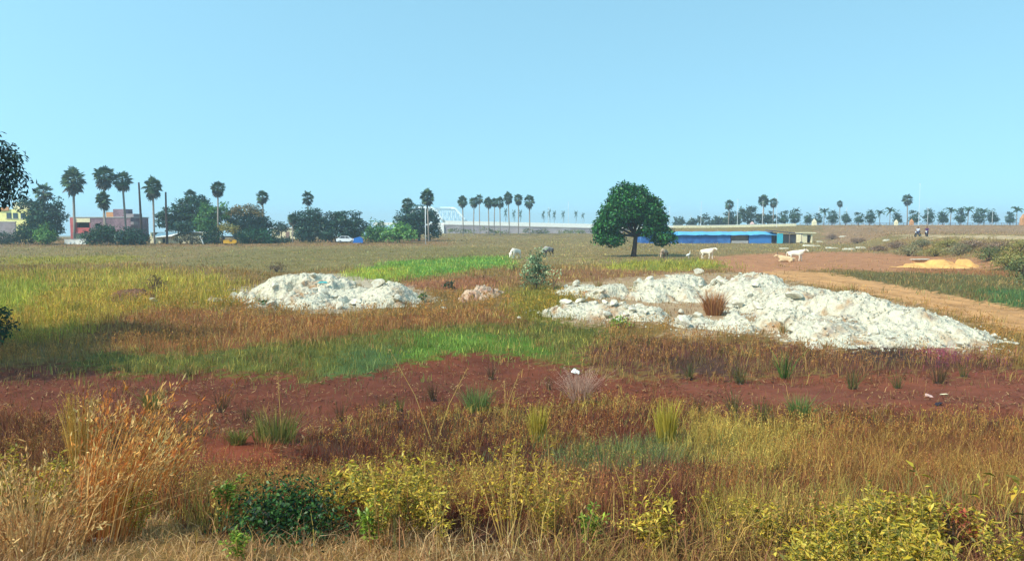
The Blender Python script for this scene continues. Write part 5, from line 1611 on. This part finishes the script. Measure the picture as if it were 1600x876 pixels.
sapling()
shrub('small pale-leaved plant on the twin-humped rubble heap', 660, 471, .7, .5, 160, .12, MIDG)
shrub('low green weed at the foot of the twin-humped heap', 412, 478, .6, .35, 120, .1, MIDG)
shrub('low olive bush between the green patch and the sapling', 805, 424, 1.6, .7, 320, .16, [(130, 150, 70), (160, 168, 86), (96, 120, 60)])
shrub('green leafy weed in front of the flat rubble scatter', 968, 512, 1.1, .5, 240, .12, [(120, 150, 60), (150, 170, 70)])
shrub('dark little bush near the brown debris heap', 703, 452, .9, .6, 180, .13, DK)
shrub('dull green bush growing in the low rubble heap', 998, 462, 1.0, .8, 160, .13, [(120, 124, 70), (140, 136, 80)])
shrub('brown bare bush behind the twin-humped rubble heap', 432, 425, 1.7, .9, 500, .12, [(120, 96, 76), (104, 84, 70)])
shrub('bare brown bush beside the dark earth mound', 242, 455, 1.4, 1.2, 420, .12, [(124, 98, 70), (110, 84, 64)])

# bushes of the bank at the far right
BG = 'bushes on the bank beyond the sand'
for i, (px, py, w, h, cl, lb) in enumerate([(1420, 400, 5.0, 2.0, 'g', 'grey-green bush on the bank above the brick stack'), (1462, 400, 4.6, 1.8, 'o', 'olive bush on the bank just behind the sand heap'), (1500, 398, 4.4, 2.0, 'g', 'dull bush on the bank over the middle of the sand heap'),
                                           (1545, 408, 4.0, 2.2, 'd', 'dark bush at the end of the sand heap'), (1575, 420, 3.6, 2.4, 'o', 'tall olive bush where the bank meets the grass strip'), (1598, 432, 3.2, 2.6, 'd', 'dark green bush at the picture edge above the strip'),
                                           (1560, 392, 4.6, 1.6, 'p', 'purplish dry bush on the upper bank'), (1590, 398, 4.0, 2.2, 'o', 'olive bush high on the bank at the picture edge'), (1520, 388, 4.6, 1.4, 'p', 'purple-brown bush on the bank behind the sand'),
                                           (1480, 386, 4.6, 1.4, 'o', 'low olive bush below the bank path'), (1440, 386, 4.4, 1.6, 'g', 'dull green bush on the slope under the riders'), (1400, 388, 4.0, 1.5, 'p', 'dry brown bush at the near end of the bank'),
                                           (1372, 392, 3.0, 1.0, 'p', 'low dry bush on brown ground before the bank'), (1340, 380, 4.0, 1.6, 'p', 'dry brush clump behind the pale slabs'), (1300, 374, 4.0, 2.0, 'p', 'brown brush clump beside the white hut'),
                                           (1620, 446, 3.0, 2.0, 'd', 'dark bush half out of the picture by the strip')]):
    cols = {'g': [(132, 128, 92), (150, 140, 100), (112, 112, 80)], 'o': [(148, 138, 76), (164, 150, 82), (126, 122, 68)], 'd': [(104, 112, 66), (122, 126, 72), (84, 94, 60)], 'p': [(142, 116, 98), (160, 130, 104), (120, 98, 88)]}[cl]
    shrub(lb, px, py, w * .8, h * .72, 1500, .17, cols, 'bush', BG, shell=.3, clump=.5)

# ---- rush tufts on the mud
def tuft_mesh(o, n, h, spread, cols, w=.006, lean=.5, heads=False, pref=(0, 0), part='blades'):
    a = rng.uniform(0, 2 * PI, n); r0 = spread * .25 * np.sqrt(rng.random(n))
    B = np.stack([np.cos(a) * r0, np.sin(a) * r0, np.full(n, -.03)], 1)
    hh = h * rng.uniform(.45, 1.0, n); ln = hh * np.abs(rng.normal(0, lean, n))
    D = np.stack([np.cos(a) * ln + pref[0] * hh, np.sin(a) * ln + pref[1] * hh, hh], 1)
    c = lin(np.array(cols))[rng.integers(0, len(cols), n)] * rng.uniform(.7, 1.3, n)[:, None]
    q = rng.uniform(0, 2 * PI, n); t = np.stack([np.cos(q), np.sin(q), 0 * q], 1) * w
    Mi = B + D * np.array([.38, .38, .58]); T = B + D
    Q = [np.stack([B - t, B + t, Mi + t * .8, Mi - t * .8], 1), np.stack([Mi - t * .8, Mi + t * .8, T + t * .15, T - t * .15], 1)]; C = [c, c]
    if heads:
        for k in range(9):
            f = rng.uniform(.6, 1, n)[:, None]
            P = Mi + (T - Mi) * f + rng.normal(0, .012, (n, 3))
            dv = (T - Mi); dv = dv / np.linalg.norm(dv, axis=1)[:, None] + rng.normal(0, .45, (n, 3))
            s = rng.uniform(.015, .035, (n, 1)); e = np.cross(dv, rng.normal(0, 1, (n, 3))); e = e / np.linalg.norm(e, axis=1)[:, None] * .004
            Q.append(np.stack([P, P + dv * s * .5 + e, P + dv * s, P + dv * s * .5 - e], 1)); C.append(c * rng.uniform(.85, 1.3, (n, 1)))
    return quads(part, np.concatenate(Q), np.clip(np.concatenate(C), 0, .8), M['grass'], o)


def rushes():
    P = []
    for cols in ([(86, 92, 54), (104, 104, 60), (70, 76, 48)], [(92, 74, 56), (110, 92, 60), (74, 62, 50)], [(84, 118, 56), (104, 130, 62), (70, 98, 50)]):
        o = thing('rush_tuft', 'x', 'rush tuft'); tuft_mesh(o, 46, .6, .34, cols, .0055, .5); P.append(o)
        m = MB(); m.box((0, 0, -.04), (.16, .16, .07), .4, .4); m.build('root_clump', M['bark_dark'], o)
    used = set()
    lst = [(200, 580, 28, 0), (295, 587, 20, 0), (345, 640, 42, 1), (385, 655, 26, 1), (532, 655, 34, 1), (598, 640, 26, 0), (625, 640, 30, 2), (677, 622, 34, 1), (767, 590, 28, 1), (858, 606, 22, 1), (1077, 590, 30, 0), (1156, 598, 36, 0),
           (1226, 590, 50, 2), (1331, 607, 40, 0), (1402, 606, 32, 0), (1466, 599, 42, 1), (1146, 644, 42, 0), (1190, 654, 40, 0), (1090, 640, 26, 1), (1505, 588, 26, 0)]
    for i, (px, py, hp, k) in enumerate(sorted(lst)):
        o = P[k] if k not in used else copy_tree(P[k]); used.add(k)
        p = gp(px, py); o.location = p; s = hp * p.y / F / .55; o.scale = (s, s, s); o.rotation_euler = (0, 0, random.uniform(0, 6))
        kind = ['olive', 'dark brown', 'fresh green'][k]
        tag(o, f'{kind} rush tuft on bare mud, {ORD[i]} along the strip from the shaded end', 'rush tuft', 'rush tufts on the mud strip')


rushes()
for i, (px, py, hp, w_, lb) in enumerate([(430, 688, 46, 1.7, 'wide olive grass tussock on the mud inlet'), (372, 694, 24, 1.0, 'low flat grass tussock at the near rim of the mud inlet'), (745, 640, 36, 1.2, 'blue-green grass tussock standing at the rim of the mud strip'), (240, 640, 30, 1.0, 'dull grass tussock behind the straw tufts'),
                                       (1250, 652, 34, 1.1, 'grey-green grass tussock beside a dark stain on the mud'), (840, 690, 54, .5, 'bright yellow upright grass tussock on the slope'), (905, 628, 44, .8, 'pale pinkish feathery grass tussock at the rim of the mud'), (1040, 690, 60, .6, 'yellow-green upright grass tussock beyond the blue-green patch')]):
    p = gp(px, py); h = hp * p.y / F * 1.25
    o = thing('grass_tussock', lb, 'grass tussock', p)
    cl = [(124, 122, 62), (146, 138, 74), (98, 108, 58)] if i in (0, 1, 3) else [(112, 136, 76), (92, 118, 66), (130, 140, 80)] if i in (2, 4) else [(186, 168, 72), (170, 150, 64)] if i in (5, 7) else [(196, 160, 140), (176, 140, 120)]
    tuft_mesh(o, 260, h, h * w_ * 1.2, cl, .006, .5 if w_ > .7 else .2, i == 6)
# orange dry tuft on the rubble, big straw tuft, upright straw tufts, lone stalks
o = thing('dry_tuft', 'big orange-brown dry grass tuft growing between the rubble heaps', 'grass tuft', gp(1115, 492)); tuft_mesh(o, 420, 1.35, 1.5, [(176, 120, 76), (190, 140, 92), (150, 100, 70)], .014, .42, False)
STRAW = [(198, 134, 70), (184, 112, 58), (208, 156, 90), (168, 98, 56), (214, 172, 112)]
p = gp(165, 842)
o = thing('straw_tuft', 'big leaning tuft of orange dry straw in the front corner', 'grass tuft', p)
tuft_mesh(o, 190, .80, .6, STRAW, .0028, .24, True, (.27, .1))
p2 = gp(235, 800); o = thing('straw_tuft', 'looser straw tuft bent over beside the big leaning one', 'grass tuft', p2); tuft_mesh(o, 110, .62, .5, STRAW, .0034, .3, True, (.22, .1))
p3 = gp(128, 730); o = thing('straw_tuft', 'upright golden straw tuft behind the big leaning tuft', 'grass tuft', p3); tuft_mesh(o, 200, 1.15, .6, [(196, 150, 72), (176, 134, 62), (206, 170, 90)], .005, .12, True, (.02, 0))
p4 = gp(60, 860); o = thing('straw_tuft', 'flattened pale straw tuft at the lower corner', 'grass tuft', p4); tuft_mesh(o, 200, .42, .8, [(206, 168, 112), (190, 146, 92), (170, 122, 78)], .0032, .7, True, (.2, .1))
for px, py, hp, lx, lb in ((676, 690, 150, -.45, 'tall thin pale stalk leaning one way out of a pair'), (682, 690, 120, .42, 'tall thin pale stalk leaning the other way out of a pair'), (440, 690, 110, -.03, 'lone upright dry stalk near the mud inlet'), (785, 668, 90, .3, 'thin bent stalk standing before the mud strip'),
                           (790, 672, 80, -.02, 'short straight stalk beside the bent one'), (300, 700, 60, .1, 'thin stalk at the foot of the straw tufts')):
    p = gp(px, py); h = hp * p.y / F
    o = thing('grass_stalk', lb, 'stalk', p)
    m = MB(); m.tube([(0, 0, -.03), (lx * h * .4, 0, h * .5), (lx * h, 0, h)], [.009, .007, .003], 5); m.build('stem', M['stem'], o)
    n = 40; f = rng.uniform(.7, 1.0, n)
    P = np.stack([lx * h * f, 0 * f, h * f], 1) + rng.normal(0, .01, (n, 3))
    Q, C = leaf_quads(P, .05, np.tile([0, -1.0, .2], (n, 1)), [(206, 168, 110), (190, 150, 96)], .8, .2)
    quads('foliage', Q, C, M['grass'], o)

# ---- yellow leafy weeds of the front
def weed_proto(seed, h, nst, nl, cols, leaf=.07, name='yellow_weed', spread=.3):
    random.seed(seed)
    o = thing(name, 'x', 'weed')
    m = MB(); P = []; D = []
    for s_ in range(nst):
        a = random.uniform(0, 2 * PI); l = random.uniform(.1, 1) * spread * h / .7; hh = h * random.uniform(.55, 1)
        e = Vector((math.cos(a) * l, math.sin(a) * l, hh)); md = e * .5 + Vector((0, 0, hh * .08))
        b = Vector((math.cos(a) * .03, math.sin(a) * .03, -.03))
        m.tube([b, md, e], [.0045, .0035, .0015] if nst > 2 else [.003, .0024, .0015], 5)
        for k in range(nl):
            t = 1 - random.random() ** 1.3 * .72
            q = b.lerp(md, t * 2) if t < .5 else md.lerp(e, t * 2 - 1)
            az = random.uniform(0, 2 * PI); el = random.uniform(-.3, .9)
            P.append(q); D.append((math.cos(az) * math.cos(el), math.sin(az) * math.cos(el), math.sin(el)))
    m.build('stems', M['stem'], o)
    P = np.array(P); D = np.array(D); n = len(P)
    s = leaf * rng.uniform(.35, 1.35, (n, 1))
    side = np.cross(D, np.array([0, 0, 1.0]) + rng.normal(0, .35, (n, 3))); side /= np.linalg.norm(side, axis=1)[:, None]
    up = np.cross(side, D)
    st = P + D * .012
    T = st + D * s - up * s * .12; Mi = st + D * s * .45
    wd = s * .17
    Q = np.stack([st, Mi + side * wd + up * wd * .4, T, Mi - side * wd + up * wd * .4], 1)
    C = lin(np.array(cols))[rng.integers(0, len(cols), n)] * rng.uniform(.75, 1.25, n)[:, None]
    quads('leaves', Q, np.clip(C, 0, .85), M['leaf'], o)
    return o


YL = [(190, 166, 54), (168, 150, 52), (206, 184, 78), (136, 128, 50), (206, 164, 62), (112, 108, 50)]
YD = [(188, 156, 54), (202, 170, 66), (166, 134, 52), (140, 120, 52)]
GN = [(120, 146, 52), (150, 168, 60), (96, 124, 48)]
WP = [weed_proto(1, .62, 10, 44, YL, .052), weed_proto(2, .7, 9, 40, YL, .046), weed_proto(3, .75, 9, 34, YD, .042), weed_proto(4, .5, 9, 44, YL, .062), weed_proto(5, .4, 8, 34, GN, .06, 'green_weed')]
_wu = set()


def weed(k, px, py, s, label, group):
    o = WP[k] if k not in _wu else copy_tree(WP[k]); _wu.add(k)
    o.location = gp(px, py); o.rotation_euler = (random.uniform(-.12, .12), random.uniform(-.12, .12), random.uniform(0, 6)); o.scale = (s, s, s * random.uniform(.85, 1.15))
    tag(o, label, 'weed', group)


random.seed(77)
LR = 'yellow-leaved weed in the dense thicket at the corner by the lone bright sprig'
for i in range(46):
    px = min(1590, max(1252, random.gauss(1410, 85))); py = random.uniform(846, 985)
    weed(random.choice([0, 1, 3, 3]), px, py, random.uniform(.42, .66) * (1 - .25 * abs(px - 1410) / 170), LR, 'yellow weeds of the corner thicket')
LC = 'yellow-leaved weed in the loose thicket at the centre of the slope'
for i in range(34):
    t = random.random()
    px = random.gauss(735, 85); py = random.uniform(700, 866)
    weed(random.choice([1, 2, 2, 2, 2]), px, py, random.uniform(.38, .76), LC, 'yellow weeds of the central thicket')
LB = 'yellow-leaved weed between the dark bush and the central thicket'
for i in range(12):
    weed(random.choice([0, 2, 3]), random.uniform(520, 650), random.uniform(760, 850), random.uniform(.4, .7), LB, 'yellow weeds by the dark bush')
LM = 'small yellow weed along the bottom between the two thickets'
for i in range(13):
    weed(random.choice([2, 3, 0]), random.uniform(860, 1250), random.uniform(800, 910), random.uniform(.3, .6), LM, 'yellow weeds between the thickets')
LW = 'small yellow weed among the straw tufts'
for i in range(12):
    weed(random.choice([2, 3, 0]), random.uniform(-10, 320), random.uniform(760, 850), random.uniform(.4, .7), LW, 'yellow weeds among the straw tufts')
for px, py, s, lb in ((918, 862, .5, 'bright green young weed in dry grass between the thickets'), (580, 860, .55, 'green weed at the foot of the central thicket'), (372, 880, .45, 'bright green sprig in the cut grass under the dark bush'), (360, 820, .7, 'yellow-green leafy weed at one end of the dark bush')):
    weed(4, px, py, s, lb, None)
o = weed_proto(9, .62, 1, 16, YL, .06); o.location = gp(1465, 850); tag(o, 'lone tall weed with a bright yellow top sprig', 'weed')
o = weed_proto(10, .5, 2, 14, YL, .06); o.location = gp(1545, 860); tag(o, 'tall forked yellow weed at the rim of the corner thicket', 'weed')
# dark bush and red-leaved weed
shrub('dark green low bush in the straw-coloured verge', 448, 838, .50, .24, 4600, .024, [(34, 64, 34), (48, 84, 38), (24, 44, 30), (70, 104, 46)], 'bush', None, True, .1, .2)
shrub('small weed with reddish-orange leaves inside the corner thicket', 1488, 862, .16, .26, 260, .024, [(178, 92, 62), (200, 128, 80), (140, 66, 54)], 'red_weed', None, True, .2, .04)
shrub('dark shaded bush at the picture edge over the shadowed grass', 2, 545, 1.2, 1.6, 700, .14, DK, 'bush')

# ---- clods and dead straw lying on the bare earth
def mud_litter():
    x, y = scatter(90000, 11, 32)
    zi = zone_of(x, y)
    k = np.isin(zi, [Zname.index('mud'), Zname.index('mudright')]) & (fbm(x / 1.2 + 5, y / 1.2, 3) > .42)
    x = x[k][:9000]; y = y[k][:9000]; n = len(x)
    z = hgt(x, y)
    a = rng.uniform(0, 2 * PI, n); ln = rng.uniform(.03, .14, n); wd = rng.uniform(.006, .02, n)
    d = np.stack([np.cos(a) * ln, np.sin(a) * ln, rng.uniform(-.01, .05, n)], 1); e = np.stack([-np.sin(a) * wd, np.cos(a) * wd, 0 * a], 1)
    B = np.stack([x, y, z + .02], 1)
    c = lin(np.array([(150, 112, 76), (96, 62, 50), (176, 140, 100), (84, 58, 46), (120, 84, 60)]))[rng.integers(0, 5, n)] * rng.uniform(.7, 1.2, n)[:, None]
    o = quads('straw_litter', np.stack([B - e, B + e, B + d + e * .5, B + d - e * .5], 1), c, M['grass'])
    tag(o, 'broken straw and dead stems lying on the bare mud strip', 'straw litter', kind='stuff')
    bm = rock_mesh(5, 1, .6); bv = np.array([v.co[:] for v in bm.verts]); bf = np.array([[v.index for v in f.verts] for f in bm.faces]); bm.free()
    x, y = scatter(30000, 11, 32); zi = zone_of(x, y)
    k = np.isin(zi, [Zname.index('mud'), Zname.index('mudright'), Zname.index('track')]) & (fbm(x / .9 + 5, y / .9 + 30, 3) > .5)
    x = x[k][:2200]; y = y[k][:2200]; n = len(x); sz = .012 + .05 * rng.random(n) ** 3
    V = bv[None] * sz[:, None, None] * rng.uniform(.7, 1.3, (n, 1, 3)) + np.stack([x, y, hgt(x, y) - .01], 1)[:, None]
    Fq = bf[None] + (np.arange(n) * len(bv))[:, None, None]
    o = np_mesh('clods', V.reshape(-1, 3), np.full(n * len(bf), 3), Fq.ravel(), None, M['mud_clod'])
    tag(o, 'small dry earth clods scattered over the bare mud strip', 'clods', kind='stuff')


M['mud_clod'] = mat('mud_clod', (116, 66, 52), .95, .3, 6)
mud_litter()
for i, (px, py, lb) in enumerate([(1060, 452, 'thin dry tuft on the low heap behind the big orange tuft'), (1330, 500, 'thin dry tuft in the middle of the longest rubble heap'), (1225, 520, 'small dry tuft low on the longest rubble heap'), (1440, 512, 'small dry tuft towards the tapering end of the longest heap'), (560, 462, 'small dry tuft on the twin-humped heap'), (935, 462, 'brown tuft on the pink end of the low heap')]):
    p = gp(px, py); hb = max(float(heap_h(np.array([p.x]), np.array([p.y]), b_)[0]) for b_ in (HEAP_A, HEAP_B, HEAP_C, HEAP_D))
    o = thing('dry_tuft', lb, 'grass tuft', (p.x, p.y, p.z + hb)); tuft_mesh(o, 90, .5, .8, [(170, 130, 80), (150, 112, 72), (146, 136, 76)], .009, .5)
GF = 'low bushes at the foot of the flyover wall'
for i, (px, py, w, h, lb) in enumerate([(720, 368, 9, 2.0, 'dark green bush at the foot of the flyover wall near the arch'), (772, 368, 10, 2.2, 'olive bush at the foot of the flyover wall below the palms'), (838, 367, 9, 1.8, 'green bush at the foot of the flyover wall just past the last palm'), (895, 367, 9, 1.6, 'low dull bush at the foot of the flyover wall near the big tree')]):
    p = at(px, py, 250); p.z = H1(p.x, 250)
    o = tree('bush', lb, p, .6, .08, [(-w * .25, 0, h * .4, w * .3, 1.4, h * .5), (w * .25, .2, h * .35, w * .32, 1.4, h * .45)], 500, .5, [(112, 118, 76), (96, 112, 70), (132, 128, 84)], GF, cat='bush', limbs=False)
# ---- litter on the mud
for px, py, s, mt, lb in ((897, 582, .16, 'feather', 'white scrap lying on the mud below the green band'), (1450, 619, .09, 'pinkish', 'small pink stone on the red mud'), (1478, 618, .12, 'cream', 'cream stone on the red mud beside the pink one'), (1468, 631, .12, 'dark', 'dark clod on the red mud below two pale stones'), (164, 846, .06, 'rock_grey', 'small pale stone at the foot of the straw tuft')):
    p = gp(px, py); o = bpy.data.objects.new('scrap' if mt == 'feather' else 'clod', RM[px % 7].copy()); COL.objects.link(o)
    o.data.materials.clear(); o.data.materials.append(M[mt]); o.location = (p.x, p.y, p.z + s * .2); o.scale = (s * 1.3, s, s * .6); o.rotation_euler = (.1, .2, px)
    tag(o, lb, 'litter' if mt == 'feather' else 'stone')
p = gp(512, 464); m = MB(); m.add([(-.28, 0, .02), (0, -.12, .06), (.32, 0, .03), (.2, .14, .1), (-.2, .16, .08)], [(0, 1, 2, 3, 4)]); o = m.build('teal_rag', M['tealcloth']); o.location = (p.x, p.y - 1.2, H1(p.x, p.y - 1.2) + float(heap_h(np.array([p.x]), np.array([p.y - 1.2]), HEAP_A)[0]) + .2)
sd = o.modifiers.new('t', 'SOLIDIFY'); sd.thickness = .03
tag(o, 'teal cloth rag lying on the twin-humped rubble heap', 'rag')

# ------------------------------------------------------------------ haze, light, sky, camera
HAZE = 0.0006
if HAZE:
    m, nt = newmat('haze_air'); N = nt.nodes
    out = N.new('ShaderNodeOutputMaterial'); v = N.new('ShaderNodeVolumePrincipled')
    v.inputs['Color'].default_value = (.66, .86, 1.0, 1); v.inputs['Density'].default_value = HAZE; v.inputs['Anisotropy'].default_value = .2
    nt.links.new(v.outputs[0], out.inputs['Volume'])
    b = MB(); b.box((0, 1250, -48), (8200, 2900, 78)); o = b.build('haze', m); tag(o, 'thin pale haze over the whole field', 'haze', kind='stuff')
    o.display_type = 'WIRE'

SUN_EL = R(45); sdir = Vector((-.80, -.60, 0)).normalized()
S3 = Vector((sdir.x * math.cos(SUN_EL), sdir.y * math.cos(SUN_EL), math.sin(SUN_EL)))
sl = bpy.data.lights.new('sun', 'SUN'); sl.energy = 3.1; sl.angle = R(.53); sl.color = (1.0, .94, .80)
so = bpy.data.objects.new('sun', sl); COL.objects.link(so); so.rotation_euler = (-S3).to_track_quat('-Z', 'Y').to_euler()
w = bpy.data.worlds.new('World'); sc.world = w; w.use_nodes = True
nt = w.node_tree; nt.nodes.clear()
out = nt.nodes.new('ShaderNodeOutputWorld'); bg = nt.nodes.new('ShaderNodeBackground'); sky = nt.nodes.new('ShaderNodeTexSky')
sky.sky_type = 'NISHITA'; sky.sun_disc = False; sky.sun_elevation = SUN_EL; sky.sun_rotation = math.atan2(sdir.x, sdir.y)
sky.air_density = 1.5; sky.dust_density = .25; sky.ozone_density = 1.0; sky.altitude = 0
bg.inputs[1].default_value = .15
tint = nt.nodes.new('ShaderNodeMix'); tint.data_type = 'RGBA'; tint.blend_type = 'MULTIPLY'; tint.inputs[0].default_value = 1.0
tint.inputs[7].default_value = (.98, 1.28, 1.10, 1)
tcw = nt.nodes.new('ShaderNodeTexCoord'); lift = nt.nodes.new('ShaderNodeVectorMath'); lift.operation = 'ADD'; lift.inputs[1].default_value = (0, 0, .40)
nrm = nt.nodes.new('ShaderNodeVectorMath'); nrm.operation = 'NORMALIZE'
nt.links.new(tcw.outputs['Generated'], lift.inputs[0]); nt.links.new(lift.outputs[0], nrm.inputs[0]); nt.links.new(nrm.outputs[0], sky.inputs[0])
nt.links.new(sky.outputs[0], tint.inputs[6]); nt.links.new(tint.outputs[2], bg.inputs[0]); nt.links.new(bg.outputs[0], out.inputs[0])

cam = bpy.data.cameras.new('camera'); co = bpy.data.objects.new('camera', cam); COL.objects.link(co)
cam.sensor_width = 36; cam.lens = 36 * F / 1600; cam.clip_end = 12000; cam.clip_start = .05
co.location = (0, 0, CAMZ); co.rotation_euler = (PI / 2 - PITCH, 0, 0)
sc.camera = co
sc.view_settings.view_transform = 'Standard'; sc.view_settings.look = 'None'; sc.view_settings.exposure = .7; sc.view_settings.gamma = 1
sc.view_settings.use_curve_mapping = False
sc.cycles.use_denoising = True
sc.cycles.max_bounces = 6; sc.cycles.diffuse_bounces = 3; sc.cycles.transmission_bounces = 3; sc.cycles.volume_bounces = 1
sc.cycles.use_adaptive_sampling = True; sc.cycles.adaptive_threshold = .02
